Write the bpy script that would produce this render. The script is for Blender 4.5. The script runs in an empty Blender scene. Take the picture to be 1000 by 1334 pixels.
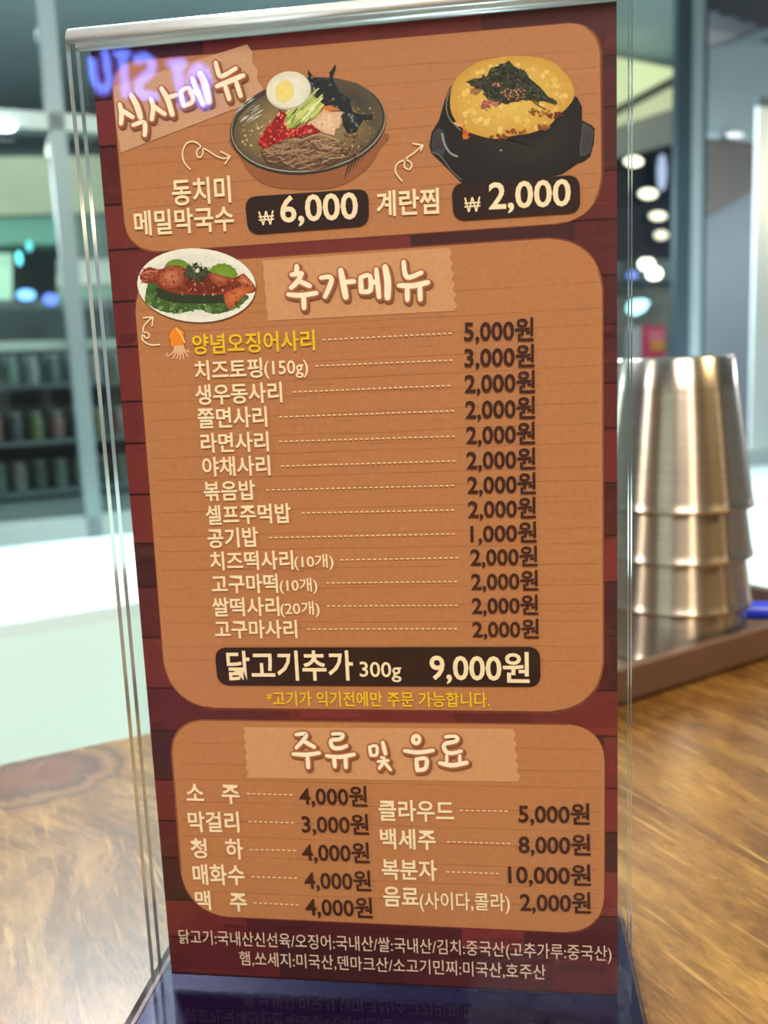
import bpy, bmesh, math, random
import numpy as np
from mathutils import Vector, Matrix
random.seed(7)
SC = bpy.context.scene
COL = SC.collection

# ------------------------------------------------------------------ camera
F = 1150.0                                   # focal length for a 1000x1334 frame
CAM = np.array([0.07750937, -0.17568362, 0.13763133])
RWC = np.array([[0.99100316, 0.12702516, -0.04215861],
                [-0.02149715, -0.15983443, -0.98690974],
                [-0.13210077, 0.97893650, -0.15566574]])
cam = bpy.data.cameras.new('camera')
cam.sensor_fit = 'VERTICAL'
cam.sensor_height = 36.0
cam.sensor_width = 36.0
cam.lens = F * 36.0 / 1334.0
cam.clip_start = 0.01
cam.clip_end = 100
cam.dof.use_dof = True
cam.dof.focus_distance = 0.178
cam.dof.aperture_fstop = cam.lens / 1.8     # about 1.8 mm of opening
camo = bpy.data.objects.new('camera', cam)
R = Matrix([[RWC[0][i], -RWC[1][i], -RWC[2][i]] for i in range(3)])
camo.matrix_world = Matrix.Translation(Vector(CAM)) @ R.to_4x4()
COL.objects.link(camo)
SC.camera = camo

# ------------------------------------------------------------------ view and world
SC.view_settings.view_transform = 'Standard'
SC.view_settings.look = 'None'
SC.view_settings.gamma = 1.0
SC.view_settings.use_curve_mapping = False
SC.view_settings.exposure = 0.0
SC.cycles.use_denoising = True
SC.cycles.max_bounces = 12
SC.cycles.transparent_max_bounces = 16
SC.cycles.transmission_bounces = 10
SC.cycles.caustics_reflective = False
SC.cycles.caustics_refractive = False
w = bpy.data.worlds.new('world')
SC.world = w
w.use_nodes = True
w.node_tree.nodes['Background'].inputs[0].default_value = (0.62, 0.70, 0.72, 1)
w.node_tree.nodes['Background'].inputs[1].default_value = 0.35


def area(name, loc, target, size, power, color, size_y=None, spread=180):
    l = bpy.data.lights.new(name, 'AREA')
    l.energy = power
    l.color = color
    l.size = size
    if size_y:
        l.shape = 'RECTANGLE'
        l.size_y = size_y
    l.spread = math.radians(spread)
    o = bpy.data.objects.new(name, l)
    o.location = loc
    d = Vector(target) - Vector(loc)
    o.rotation_euler = d.to_track_quat('-Z', 'Y').to_euler()
    COL.objects.link(o)
    return o


WARM = (1.0, 0.80, 0.55)
COOL = (0.86, 0.96, 1.0)
area('room_light', (0.4, -1.5, 1.7), (0.05, 0, 0.1), 1.0, 52, (1.0, 0.93, 0.83))
area('warm_lamp', (1.5, -0.2, 1.6), (0.25, 0.15, 0), 0.5, 34, (1.0, 0.74, 0.36))
area('warm_strip', (-0.90, -0.36, 0.55), (0.157, 0.22, 0.08), 0.09, 1.9, WARM, 0.9)
area('warm_strip', (0.55, -0.98, 0.55), (0.157, 0.22, 0.08), 0.14, 3.0, WARM, 0.9)
area('warm_strip', (1.10, -0.12, 0.50), (0.157, 0.22, 0.08), 0.05, 0.35, WARM, 0.8)
area('ceiling_panel_left', (-0.90, 1.62, 1.95), (0.0, 0, 0), 0.36, 66, COOL, 0.42)
area('ledge_light', (-0.3, 2.0, 1.95), (-0.3, 2.1, 0), 2.4, 54, (0.84, 1.0, 0.97), 0.8, 84)
area('hall_light', (-2.2, 4.8, 3.2), (-2.2, 4.8, 0), 1.6, 50, (0.82, 0.98, 1.0), 2.5)
area('hall_light_right', (4.4, 6.5, 3.2), (4.4, 6.5, 0), 1.6, 50, (0.95, 0.97, 1.0), 2.5)


def point_light(name, loc, power, color, r=0.12):
    l = bpy.data.lights.new(name, 'POINT')
    l.energy = power
    l.color = color
    l.shadow_soft_size = r
    o = bpy.data.objects.new(name, l)
    o.location = loc
    COL.objects.link(o)


point_light('hall_fill_left', (-4.2, 4.2, 1.3), 210, (0.85, 0.98, 1.0))  # added fill left of the frame, brightens the hall ceiling and walls
point_light('hall_fill_middle', (0.2, 5.2, 1.0), 230, (0.86, 0.98, 1.0))  # added fill, hidden from the camera by the card
point_light('hall_fill_right', (5.2, 5.6, 1.2), 230, (0.95, 0.97, 1.0))  # added fill right of the frame, for the hall ceiling and walls
point_light('pendant_room', (-2.0, -0.8, 1.3), 60, (0.95, 0.97, 1.0))


area('ledge_fill_left', (-1.7, -0.6, 1.9), (-0.7, 1.6, -0.5), 0.4, 6, COOL, spread=60)  # added fill, spread narrowed so it brightens only the ledge front
area('ledge_fill_right', (2.6, 0.6, 1.9), (0.9, 2.8, -0.5), 0.4, 26, COOL, spread=60)  # matching added fill for the right end of the ledge


# ------------------------------------------------------------------ rays
def ray(x, y):
    d = RWC.T @ np.array([(x - 500) / F, (y - 667) / F, 1.0])
    return d


def onz(x, y, z):
    d = ray(x, y)
    return Vector(CAM + d * (z - CAM[2]) / d[2])


def ony(x, y, Y=0.0):
    d = ray(x, y)
    return Vector(CAM + d * (Y - CAM[1]) / d[1])


# window wall frame: s along the wall, k away from the room, z up
ZL = -0.30
B0, B1 = onz(0, 712, ZL), onz(1000, 604, ZL)
WD = Vector((B1.x - B0.x, B1.y - B0.y, 0)).normalized()
WN = Vector((-WD.y, WD.x, 0))


def far(x, y, k=0.0):
    """point of the plane k metres beyond the window wall seen at a pixel, as (s, z)"""
    d = Vector(ray(x, y))
    c = Vector(CAM)
    t = (k - (c - B0).dot(WN)) / d.dot(WN)
    p = c + d * t
    return ((p - B0).dot(WD), p.z)


def wl(s, k, z):
    p = B0 + WD * s + WN * k
    return Vector((p.x, p.y, z))


# ------------------------------------------------------------------ helpers
def shade(c, f): return tuple(max(0, min(255, v * f)) for v in c)


def lin(c):
    return tuple(((v / 255) / 12.92 if v / 255 <= 0.04045 else ((v / 255 + 0.055) / 1.055) ** 2.4) for v in c[:3])


def tag(o, label=None, cat=None, group=None, kind=None):
    if label: o['label'] = label
    if cat: o['category'] = cat
    if group: o['group'] = group
    if kind: o['kind'] = kind
    return o


def empty(name, loc, label, cat, group=None):
    o = bpy.data.objects.new(name, None)
    o.empty_display_size = 0.02
    o.location = loc
    COL.objects.link(o)
    bpy.context.view_layer.update()
    return tag(o, label, cat, group)


def link(name, me, mat, parent=None, world=True):
    o = bpy.data.objects.new(name, me)
    if mat:
        if isinstance(mat, (list, tuple)):
            for m in mat: me.materials.append(m)
        else:
            me.materials.append(mat)
    COL.objects.link(o)
    if parent:
        o.parent = parent
        if world:
            o.matrix_parent_inverse = Matrix.Translation(-parent.location)
    return o


def bm_obj(name, bm, mat, parent=None, smooth=False):
    bmesh.ops.recalc_face_normals(bm, faces=bm.faces)
    me = bpy.data.meshes.new(name)
    bm.to_mesh(me)
    bm.free()
    if smooth:
        for p in me.polygons: p.use_smooth = True
    return link(name, me, mat, parent)


def prism(bm, base, off):
    """closed prism from a ring of points and an offset vector"""
    a = [bm.verts.new(p) for p in base]
    b = [bm.verts.new(Vector(p) + Vector(off)) for p in base]
    n = len(a)
    bm.faces.new(a)
    bm.faces.new(b[::-1])
    for i in range(n):
        bm.faces.new((a[i], b[i], b[(i + 1) % n], a[(i + 1) % n]))
    return bm


def boxbm(x0, x1, y0, y1, z0, z1, bev=0):
    bm = bmesh.new()
    prism(bm, [(x0, y0, z0), (x1, y0, z0), (x1, y1, z0), (x0, y1, z0)], (0, 0, z1 - z0))
    if bev:
        bmesh.ops.bevel(bm, geom=bm.edges[:], offset=bev, segments=2, affect='EDGES')
    return bm


def wbox(s0, s1, k0, k1, z0, z1, bev=0):
    bm = bmesh.new()
    prism(bm, [wl(s0, k0, z0), wl(s1, k0, z0), wl(s1, k1, z0), wl(s0, k1, z0)], (0, 0, z1 - z0))
    if bev:
        bmesh.ops.bevel(bm, geom=bm.edges[:], offset=bev, segments=2, affect='EDGES')
    return bm


def wpoly(pts, k, th):
    """polygon given in (s, z) on the plane k, extruded away by th"""
    bm = bmesh.new()
    prism(bm, [wl(s, k, z) for s, z in pts], WN * th)
    return bm


def lathe(prof, n=64):
    bm = bmesh.new()
    rings = []
    for r, z in prof:
        if r < 1e-7:
            rings.append([bm.verts.new((0, 0, z))])
        else:
            rings.append([bm.verts.new((r * math.cos(2 * math.pi * i / n), r * math.sin(2 * math.pi * i / n), z)) for i in range(n)])
    for a, b in zip(rings, rings[1:]):
        for i in range(n):
            j = (i + 1) % n
            if len(a) == 1 and len(b) == 1: continue
            if len(a) == 1: bm.faces.new((a[0], b[i], b[j]))
            elif len(b) == 1: bm.faces.new((a[i], b[0], a[j]))
            else: bm.faces.new((a[i], b[i], b[j], a[j]))
    return bm


def tube(bm, pts, r, n=10):
    pts = [Vector(p) for p in pts]
    rings = []
    for i, p in enumerate(pts):
        t = (pts[min(i + 1, len(pts) - 1)] - pts[max(i - 1, 0)]).normalized()
        up = Vector((0, 1, 0)) if abs(t.y) < 0.9 else Vector((1, 0, 0))
        u = t.cross(up).normalized()
        v = t.cross(u).normalized()
        rr = r[i] if isinstance(r, (list, tuple)) else r
        rings.append([bm.verts.new(p + (u * math.cos(2 * math.pi * k / n) + v * math.sin(2 * math.pi * k / n)) * rr) for k in range(n)])
    for a, b in zip(rings, rings[1:]):
        for k in range(n):
            bm.faces.new((a[k], a[(k + 1) % n], b[(k + 1) % n], b[k]))
    bm.faces.new(rings[0][::-1])
    bm.faces.new(rings[-1])


# ------------------------------------------------------------------ materials
def mat(name, col, rough=0.5, metal=0.0, emit=0.0, ecol=None, **kw):
    m = bpy.data.materials.new(name)
    m.use_nodes = True
    b = m.node_tree.nodes['Principled BSDF']
    c = lin(col) + (1,)
    b.inputs['Base Color'].default_value = c
    b.inputs['Roughness'].default_value = rough
    b.inputs['Metallic'].default_value = metal
    if emit:
        b.inputs['Emission Color'].default_value = (lin(ecol) + (1,)) if ecol else c
        b.inputs['Emission Strength'].default_value = emit
    for k, v in kw.items():
        b.inputs[k.replace('_', ' ')].default_value = v
    return m


def speckle(m, scale=8.0, amount=0.12, stretch=(1, 1, 1), bump=0.0):
    """slight procedural variation of a plain material's own colour"""
    nt = m.node_tree
    b = nt.nodes['Principled BSDF']
    tc = nt.nodes.new('ShaderNodeTexCoord')
    mp = nt.nodes.new('ShaderNodeMapping')
    mp.inputs['Scale'].default_value = stretch
    nz = nt.nodes.new('ShaderNodeTexNoise')
    nz.inputs['Scale'].default_value = scale
    nz.inputs['Detail'].default_value = 4
    hs = nt.nodes.new('ShaderNodeHueSaturation')
    mr = nt.nodes.new('ShaderNodeMapRange')
    mr.inputs['From Min'].default_value = 0.3
    mr.inputs['From Max'].default_value = 0.7
    mr.inputs['To Min'].default_value = 1 - amount
    mr.inputs['To Max'].default_value = 1 + amount
    nt.links.new(tc.outputs['Object'], mp.inputs[0])
    nt.links.new(mp.outputs[0], nz.inputs['Vector'])
    nt.links.new(nz.outputs[0], mr.inputs[0])
    nt.links.new(mr.outputs[0], hs.inputs['Value'])
    hs.inputs['Color'].default_value = b.inputs['Base Color'].default_value
    nt.links.new(hs.outputs[0], b.inputs['Base Color'])
    if bump:
        bp = nt.nodes.new('ShaderNodeBump')
        bp.inputs['Strength'].default_value = bump
        bp.inputs['Distance'].default_value = 0.001
        nt.links.new(nz.outputs[0], bp.inputs['Height'])
        nt.links.new(bp.outputs[0], b.inputs['Normal'])
    return m


def clear_sheet(name, tint=(0.97, 0.985, 0.98), ior=1.49, rough=0.02, boost=1.0):
    """thin clear sheet: straight-through light plus a Fresnel mirror"""
    m = bpy.data.materials.new(name)
    m.use_nodes = True
    nt = m.node_tree
    nt.nodes.remove(nt.nodes['Principled BSDF'])
    out = nt.nodes['Material Output']
    tr = nt.nodes.new('ShaderNodeBsdfTransparent')
    tr.inputs[0].default_value = tint + (1,)
    gl = nt.nodes.new('ShaderNodeBsdfGlossy')
    gl.inputs['Roughness'].default_value = rough
    fr = nt.nodes.new('ShaderNodeFresnel')
    fr.inputs[0].default_value = ior
    mu = nt.nodes.new('ShaderNodeMath')
    mu.operation = 'MULTIPLY'
    mu.use_clamp = True
    mu.inputs[1].default_value = boost
    mx = nt.nodes.new('ShaderNodeMixShader')
    ge = nt.nodes.new('ShaderNodeNewGeometry')          # no mirror where the ray leaves the sheet
    iv = nt.nodes.new('ShaderNodeMath')
    iv.operation = 'SUBTRACT'
    iv.inputs[0].default_value = 1.0
    m2 = nt.nodes.new('ShaderNodeMath')
    m2.operation = 'MULTIPLY'
    nt.links.new(ge.outputs['Backfacing'], iv.inputs[1])
    nt.links.new(iv.outputs[0], m2.inputs[1])
    nt.links.new(fr.outputs[0], m2.inputs[0])
    nt.links.new(m2.outputs[0], mu.inputs[0])
    nt.links.new(mu.outputs[0], mx.inputs[0])
    nt.links.new(tr.outputs[0], mx.inputs[1])
    nt.links.new(gl.outputs[0], mx.inputs[2])
    nt.links.new(mx.outputs[0], out.inputs[0])
    return m


def acrylic_solid(name, tint=(0.93, 0.97, 0.96), rough=0.03):
    m = bpy.data.materials.new(name)
    m.use_nodes = True
    b = m.node_tree.nodes['Principled BSDF']
    b.inputs['Base Color'].default_value = tint + (1,)
    b.inputs['Roughness'].default_value = rough
    b.inputs['IOR'].default_value = 1.49
    b.inputs['Transmission Weight'].default_value = 1.0
    return m


def wood_material():
    m = bpy.data.materials.new('table wood')
    m.use_nodes = True
    nt = m.node_tree
    N, L = nt.nodes.new, nt.links.new
    b = nt.nodes['Principled BSDF']
    tc = N('ShaderNodeTexCoord')
    # object x runs along the far edge, y along the grain
    knot = N('ShaderNodeVectorMath'); knot.operation = 'SUBTRACT'
    knot.inputs[1].default_value = KNOT
    ln = N('ShaderNodeVectorMath'); ln.operation = 'MULTIPLY'
    ln.inputs[1].default_value = (0.8, 0.95, 0)
    L(tc.outputs['Object'], knot.inputs[0]); L(knot.outputs[0], ln.inputs[0])
    dist = N('ShaderNodeVectorMath'); dist.operation = 'LENGTH'
    L(ln.outputs[0], dist.inputs[0])
    # grain flows round the knot
    inv = N('ShaderNodeMapRange'); inv.inputs['From Min'].default_value = 0.0; inv.inputs['From Max'].default_value = 0.06
    inv.inputs['To Min'].default_value = 0.035; inv.inputs['To Max'].default_value = 0.0
    L(dist.outputs['Value'], inv.inputs[0])
    cx = N('ShaderNodeCombineXYZ'); L(inv.outputs[0], cx.inputs[0])
    ad = N('ShaderNodeVectorMath'); ad.operation = 'ADD'
    L(tc.outputs['Object'], ad.inputs[0]); L(cx.outputs[0], ad.inputs[1])
    mp = N('ShaderNodeMapping'); mp.inputs['Scale'].default_value = (1.0, 0.24, 1.0)
    L(ad.outputs[0], mp.inputs[0])
    n1 = N('ShaderNodeTexNoise'); n1.inputs['Scale'].default_value = 70; n1.inputs['Detail'].default_value = 8; n1.inputs['Roughness'].default_value = 0.65; n1.inputs['Distortion'].default_value = 0.6
    L(mp.outputs[0], n1.inputs['Vector'])
    n2 = N('ShaderNodeTexNoise'); n2.inputs['Scale'].default_value = 520; n2.inputs['Detail'].default_value = 8; n2.inputs['Roughness'].default_value = 0.7
    L(mp.outputs[0], n2.inputs['Vector'])
    n3 = N('ShaderNodeTexNoise'); n3.inputs['Scale'].default_value = 12; n3.inputs['Detail'].default_value = 5
    L(tc.outputs['Object'], n3.inputs['Vector'])
    cr = N('ShaderNodeValToRGB')
    cr.color_ramp.elements[0].position = 0.33; cr.color_ramp.elements[0].color = lin((66, 42, 22)) + (1,)
    cr.color_ramp.elements[1].position = 0.70; cr.color_ramp.elements[1].color = lin((160, 120, 58)) + (1,)
    e = cr.color_ramp.elements.new(0.50); e.color = lin((112, 76, 36)) + (1,)
    mixn = N('ShaderNodeMath'); mixn.operation = 'MULTIPLY_ADD'; mixn.inputs[1].default_value = 0.45
    s2 = N('ShaderNodeMath'); s2.operation = 'MULTIPLY'; s2.inputs[1].default_value = 0.62
    L(n1.outputs[0], s2.inputs[0]); L(n3.outputs[0], mixn.inputs[0]); L(s2.outputs[0], mixn.inputs[2])
    L(mixn.outputs[0], cr.inputs[0])
    fine = N('ShaderNodeMapRange'); fine.inputs['From Min'].default_value = 0.35; fine.inputs['From Max'].default_value = 0.65
    fine.inputs['To Min'].default_value = 0.66; fine.inputs['To Max'].default_value = 1.25
    L(n2.outputs[0], fine.inputs[0])
    mul = N('ShaderNodeVectorMath'); mul.operation = 'SCALE'
    L(cr.outputs[0], mul.inputs[0]); L(fine.outputs[0], mul.inputs['Scale'])
    # pale worn scratches along the grain
    mp2 = N('ShaderNodeMapping'); mp2.inputs['Scale'].default_value = (1.0, 0.06, 1.0); mp2.inputs['Rotation'].default_value = (0, 0, 0.12)
    L(tc.outputs['Object'], mp2.inputs[0])
    n4 = N('ShaderNodeTexNoise'); n4.inputs['Scale'].default_value = 520; n4.inputs['Detail'].default_value = 3
    L(mp2.outputs[0], n4.inputs['Vector'])
    sf = N('ShaderNodeMapRange'); sf.inputs['From Min'].default_value = 0.60; sf.inputs['From Max'].default_value = 0.72
    sf.inputs['To Min'].default_value = 0; sf.inputs['To Max'].default_value = 0.38
    L(n4.outputs[0], sf.inputs[0])
    ms = N('ShaderNodeMix'); ms.data_type = 'RGBA'; ms.inputs['B'].default_value = lin((214, 172, 110)) + (1,)
    L(sf.outputs[0], ms.inputs['Factor']); L(mul.outputs[0], ms.inputs['A'])
    # knot colouring
    kr = N('ShaderNodeValToRGB')
    el = kr.color_ramp.elements
    el[0].position = 0.0; el[0].color = lin((104, 60, 46)) + (1,)
    el[1].position = 1.0; el[1].color = lin((120, 84, 50)) + (1,)
    for p, c in ((0.30, (108, 70, 52)), (0.58, (84, 56, 42)), (0.76, (128, 92, 56)), (0.90, (84, 56, 34))):
        q = el.new(p); q.color = lin(c) + (1,)
    kd = N('ShaderNodeMath'); kd.operation = 'MULTIPLY'; kd.inputs[1].default_value = 1 / 0.024
    L(dist.outputs['Value'], kd.inputs[0])
    kn = N('ShaderNodeMath'); kn.operation = 'MULTIPLY_ADD'; kn.inputs[1].default_value = 0.9
    L(n1.outputs[0], kn.inputs[0]); L(kd.outputs[0], kn.inputs[2])
    ks = N('ShaderNodeMath'); ks.operation = 'SUBTRACT'; ks.inputs[1].default_value = 0.47
    L(kn.outputs[0], ks.inputs[0]); L(ks.outputs[0], kr.inputs[0])
    kf = N('ShaderNodeMapRange'); kf.inputs['From Min'].default_value = 0.9; kf.inputs['From Max'].default_value = 1.15
    kf.inputs['To Min'].default_value = 1; kf.inputs['To Max'].default_value = 0
    L(ks.outputs[0], kf.inputs[0])
    mx = N('ShaderNodeMix'); mx.data_type = 'RGBA'
    L(kf.outputs[0], mx.inputs['Factor']); L(ms.outputs['Result'], mx.inputs['A']); L(kr.outputs[0], mx.inputs['B'])
    L(mx.outputs['Result'], b.inputs['Base Color'])
    rr = N('ShaderNodeMapRange'); rr.inputs['To Min'].default_value = 0.20; rr.inputs['To Max'].default_value = 0.34
    L(n1.outputs[0], rr.inputs[0]); L(rr.outputs[0], b.inputs['Roughness'])
    b.inputs['Specular IOR Level'].default_value = 0.5
    bp = N('ShaderNodeBump'); bp.inputs['Strength'].default_value = 0.5; bp.inputs['Distance'].default_value = 0.00020
    hh = N('ShaderNodeMath'); hh.operation = 'ADD'
    L(n2.outputs[0], hh.inputs[0]); hh.inputs[1].default_value = 0.0
    L(hh.outputs[0], bp.inputs['Height']); L(bp.outputs[0], b.inputs['Normal'])
    return m


def print_material():
    m = bpy.data.materials.new('printed ink')
    m.use_nodes = True
    nt = m.node_tree
    b = nt.nodes['Principled BSDF']
    at = nt.nodes.new('ShaderNodeAttribute')
    at.attribute_name = 'ink'
    nz = nt.nodes.new('ShaderNodeTexNoise')
    nz.inputs['Scale'].default_value = 900
    nz.inputs['Detail'].default_value = 3
    tc = nt.nodes.new('ShaderNodeTexCoord')
    mr = nt.nodes.new('ShaderNodeMapRange')
    mr.inputs['To Min'].default_value = 0.86
    mr.inputs['To Max'].default_value = 1.14
    sc = nt.nodes.new('ShaderNodeVectorMath')
    sc.operation = 'SCALE'
    nt.links.new(tc.outputs['Object'], nz.inputs['Vector'])
    nt.links.new(nz.outputs[0], mr.inputs[0])
    nt.links.new(at.outputs['Color'], sc.inputs[0])
    nt.links.new(mr.outputs[0], sc.inputs['Scale'])
    nt.links.new(sc.outputs[0], b.inputs['Base Color'])
    b.inputs['Roughness'].default_value = 0.55
    b.inputs['Specular IOR Level'].default_value = 0.2
    return m


M = {}
M['print'] = print_material()
M['paper'] = mat('paper', (232, 226, 214), 0.7)
M['sheet'] = clear_sheet('clear acrylic sheet')
M['edge'] = acrylic_solid('clear acrylic edge', (0.90, 0.96, 0.95), 0.12)
M['edge'].node_tree.nodes['Principled BSDF'].inputs['Transmission Weight'].default_value = 0.82
M['pane'] = clear_sheet('window glass', (0.93, 0.97, 0.96), 1.5, 0.0)

# ------------------------------------------------------------------ the setting
ZF, ZC = -0.74, 3.3
floor_m = speckle(mat('floor stone', (120, 124, 122), 0.25), 3, 0.08)
tag(bm_obj('floor', boxbm(-12, 16, -4, 26, ZF - 0.1, ZF), floor_m), kind='structure')
ceil_m = speckle(mat('ceiling paint', (176, 200, 206), 0.8), 2, 0.05)
tag(bm_obj('ceiling', boxbm(-12, 16, -4, 26, ZC, ZC + 0.1), ceil_m), kind='structure')
tag(bm_obj('wall_back', boxbm(-12, 16, -2.7, -2.6, ZF, ZC), speckle(mat('brown wall', (120, 98, 80), 0.7), 4, 0.1)), kind='structure')

# ledge under the window
LF0, LF1 = onz(0, 813, ZL), onz(1000, 650, ZL)
ld = (LF1 - LF0).normalized()
LFa, LFb = LF0 - ld * 2.0, LF1 + ld * 1.5
Ba, Bb = B0 - WD * 2.0, B1 + WD * 1.2
mint = speckle(mat('mint gloss laminate', (214, 240, 233), 0.35), 1.5, 0.03)
white_top = speckle(mat('white gloss ledge top', (212, 230, 228), 0.16), 1.5, 0.03)
bm = bmesh.new()
prism(bm, [Vector((p.x, p.y, ZF)) for p in (LFa, LFb, Bb, Ba)], (0, 0, ZL - 0.03 - ZF))
ledge = tag(bm_obj('trim_1', bm, mint), kind='structure')
bm = bmesh.new()
prism(bm, [Vector((p.x, p.y, ZL - 0.03)) for p in (LFa, LFb, Bb, Ba)], (0, 0, 0.03))
o = bm_obj('ledge_top', bm, white_top, ledge)

# window wall: posts, rails and panes
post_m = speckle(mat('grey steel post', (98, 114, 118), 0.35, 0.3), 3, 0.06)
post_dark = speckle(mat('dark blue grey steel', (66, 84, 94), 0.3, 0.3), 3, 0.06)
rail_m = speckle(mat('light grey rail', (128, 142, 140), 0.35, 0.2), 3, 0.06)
sL = far(118, 640)[0]
sR0, sR1, sR2, sR3 = (far(x, 300)[0] for x in (879, 898, 911, 918))
win1 = bpy.data.objects.new('window_1', None); COL.objects.link(win1)
tag(win1, kind='structure')
sM = far(560, 400)[0]
bm_obj('post', wbox(sM - 0.022, sM + 0.022, -0.03, 0.05, ZL, ZC), post_m, win1)
S0, S1 = -1.8, sR3 + 1.6
bm_obj('post', wbox(sL - 0.022, sL + 0.022, -0.03, 0.05, ZL, ZC), post_m, win1)
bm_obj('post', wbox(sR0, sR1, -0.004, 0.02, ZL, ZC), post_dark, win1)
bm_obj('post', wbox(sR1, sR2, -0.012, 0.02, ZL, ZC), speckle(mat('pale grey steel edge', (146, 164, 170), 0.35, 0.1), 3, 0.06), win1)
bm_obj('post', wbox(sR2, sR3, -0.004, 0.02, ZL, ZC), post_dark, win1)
zb = far(60, 700)[1]
bm_obj('bottom_rail', wbox(S0, S1, -0.03, 0.05, ZL, ZL + 0.06), speckle(mat('grey sill rail', (112, 124, 124), 0.4), 3, 0.06), win1)
z_t = far(40, 160)[1]
bm_obj('transom', wbox(S0, sL, -0.03, 0.05, z_t - 0.022, z_t + 0.022), rail_m, win1)
bm_obj('transom', wbox(sL, sM, -0.03, 0.05, z_t - 0.022, z_t + 0.022), rail_m, win1)
for a, b in ((S0, sL - 0.022), (sL + 0.022, sM - 0.022), (sM + 0.022, sR0), (sR3, S1)):
    bm_obj('pane', wbox(a, b, 0.005, 0.013, ZL + 0.06, ZC), M['pane'], win1)
# glass door pull and lock rail seen beside the right post
zm = far(60, 449)[1]
bm_obj('handrail', wbox(S0, sL - 0.022, 0.02, 0.06, zm - 0.013, zm + 0.013), rail_m, win1)
bm_obj('handrail', wbox(sL + 0.022, sM, 0.02, 0.06, zm - 0.013, zm + 0.013), rail_m, win1)


# ------------------------------------------------------------------ beyond the glass
def fpoly(name, px, k, th, m, parent=None):
    return bm_obj(name, wpoly([far(x, y, k) for x, y in px], k, th), m, parent)


# left: shop front of a neighbouring store
KL = 4.0
bulk = speckle(mat('pale olive bulkhead', (150, 152, 128), 0.7), 2, 0.08)
dark_shop = speckle(mat('dark shop interior', (52, 66, 68), 0.6), 2, 0.3)
tag(fpoly('wall_left', [(-160, 900), (700, 900), (700, 180), (-160, 200)], KL + 1.0, 0.1, dark_shop), kind='structure')
t = empty('store_facade', wl(far(60, 640, KL)[0], KL, ZF), 'lit green and olive store front behind the left window panes, above dark shelving', 'store front')
fpoly('bulkhead', [(-140, 206), (700, 196), (700, 262), (-140, 284)], KL, 0.3, bulk, t)
fpoly('sign_band', [(-140, 286), (74, 282), (74, 318), (-140, 320)], KL + 0.05, 0.2,
      mat('green lit band', (84, 128, 112), 0.5, emit=0.35), t)
fpoly('lightbox', [(-140, 330), (16, 330), (16, 390), (-140, 392)], KL + 0.05, 0.2,
      mat('pale green lightbox', (150, 186, 160), 0.5, emit=0.5), t)
fpoly('display_panel', [(76, 336), (300, 332), (300, 368), (76, 372)], KL + 0.05, 0.2,
      mat('pale shop panel', (168, 176, 168), 0.5, emit=0.25), t)
fpoly('display_panel', [(76, 374), (300, 372), (300, 392), (76, 394)], KL + 0.05, 0.2,
      mat('green shop panel', (110, 146, 128), 0.5, emit=0.15), t)
fpoly('counter_top', [(-140, 392), (700, 384), (700, 402), (-140, 412)], KL - 0.1, 0.5,
      speckle(mat('grey counter', (92, 106, 106), 0.4), 2, 0.1), t)
fpoly('side_return', [(88, 262), (118, 240), (300, 238), (300, 334), (78, 336)], KL + 0.02, 0.03,
      speckle(mat('dark green grey return', (84, 104, 98), 0.6), 2, 0.1), t)


def lamp_blob(name, x, y, k, wpx, hpx, col, emit, label, group=None, cat='lamp'):
    """small lit lamp: housing and lens, standing on the plane k"""
    s0, z0 = far(x - wpx, y - hpx, k)
    s1, z1 = far(x + wpx, y + hpx, k)
    sc_, zc = (s0 + s1) / 2, (z0 + z1) / 2
    rs, rz = abs(s1 - s0) / 2, abs(z1 - z0) / 2
    r = empty(name, wl(sc_, k, zc - rz), label, cat, group)
    ring = [(sc_ + rs * math.cos(a * math.pi / 8), zc + rz * math.sin(a * math.pi / 8)) for a in range(16)]
    bm_obj('lens', wpoly(ring, k, 0.03), mat(name + ' glow', col, 0.5, emit=emit), r)
    ring = [(sc_ + rs * 1.12 * math.cos(a * math.pi / 8), zc + rz * 1.12 * math.sin(a * math.pi / 8)) for a in range(16)]
    bm_obj('housing', wpoly(ring, k + 0.031, 0.05), post_dark, r)
    return r


lamp_blob('ceiling_lamp', 55, 38, 0.6, 8, 9, (225, 245, 255), 7, 'upper of two round white lamps in line with the left window post', 'white lamps by the left post')
lamp_blob('ceiling_lamp', 63, 115, 0.6, 7, 7, (225, 245, 255), 7, 'lower of two round white lamps in line with the left window post', 'white lamps by the left post')
lamp_blob('tube_lamp', 2, 161, -0.06, 20, 8, (235, 245, 250), 6, 'bright white tube lamp on the left end of the window transom')
lamp_blob('spot_lamp', 64, 194, 0.5, 4, 10, (235, 235, 215), 2.2, 'small upright cream lamp just below the transom on the left post')
lamp_blob('sign_lamp', 25, 336, KL - 0.05, 4.5, 9, (100, 220, 235), 2.2, 'cyan lamp glowing left in the green store front', 'cyan lamps in the store front')
lamp_blob('sign_lamp', 38, 320, KL - 0.05, 4.5, 7, (95, 200, 200), 1.1, 'dimmer cyan lamp right of the brighter one in the store front', 'cyan lamps in the store front')
lamp_blob('sign_lamp', 34, 384, KL - 0.28, 13, 7, (120, 180, 250), 2.0, 'pale blue glowing lamp on the grey store counter', 'blue lamps on the store counter')
lamp_blob('sign_lamp', 66, 390, KL - 0.28, 11, 8, (105, 130, 230), 1.2, 'violet blue glowing lamp on the store counter beside the post', 'blue lamps on the store counter')

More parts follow.
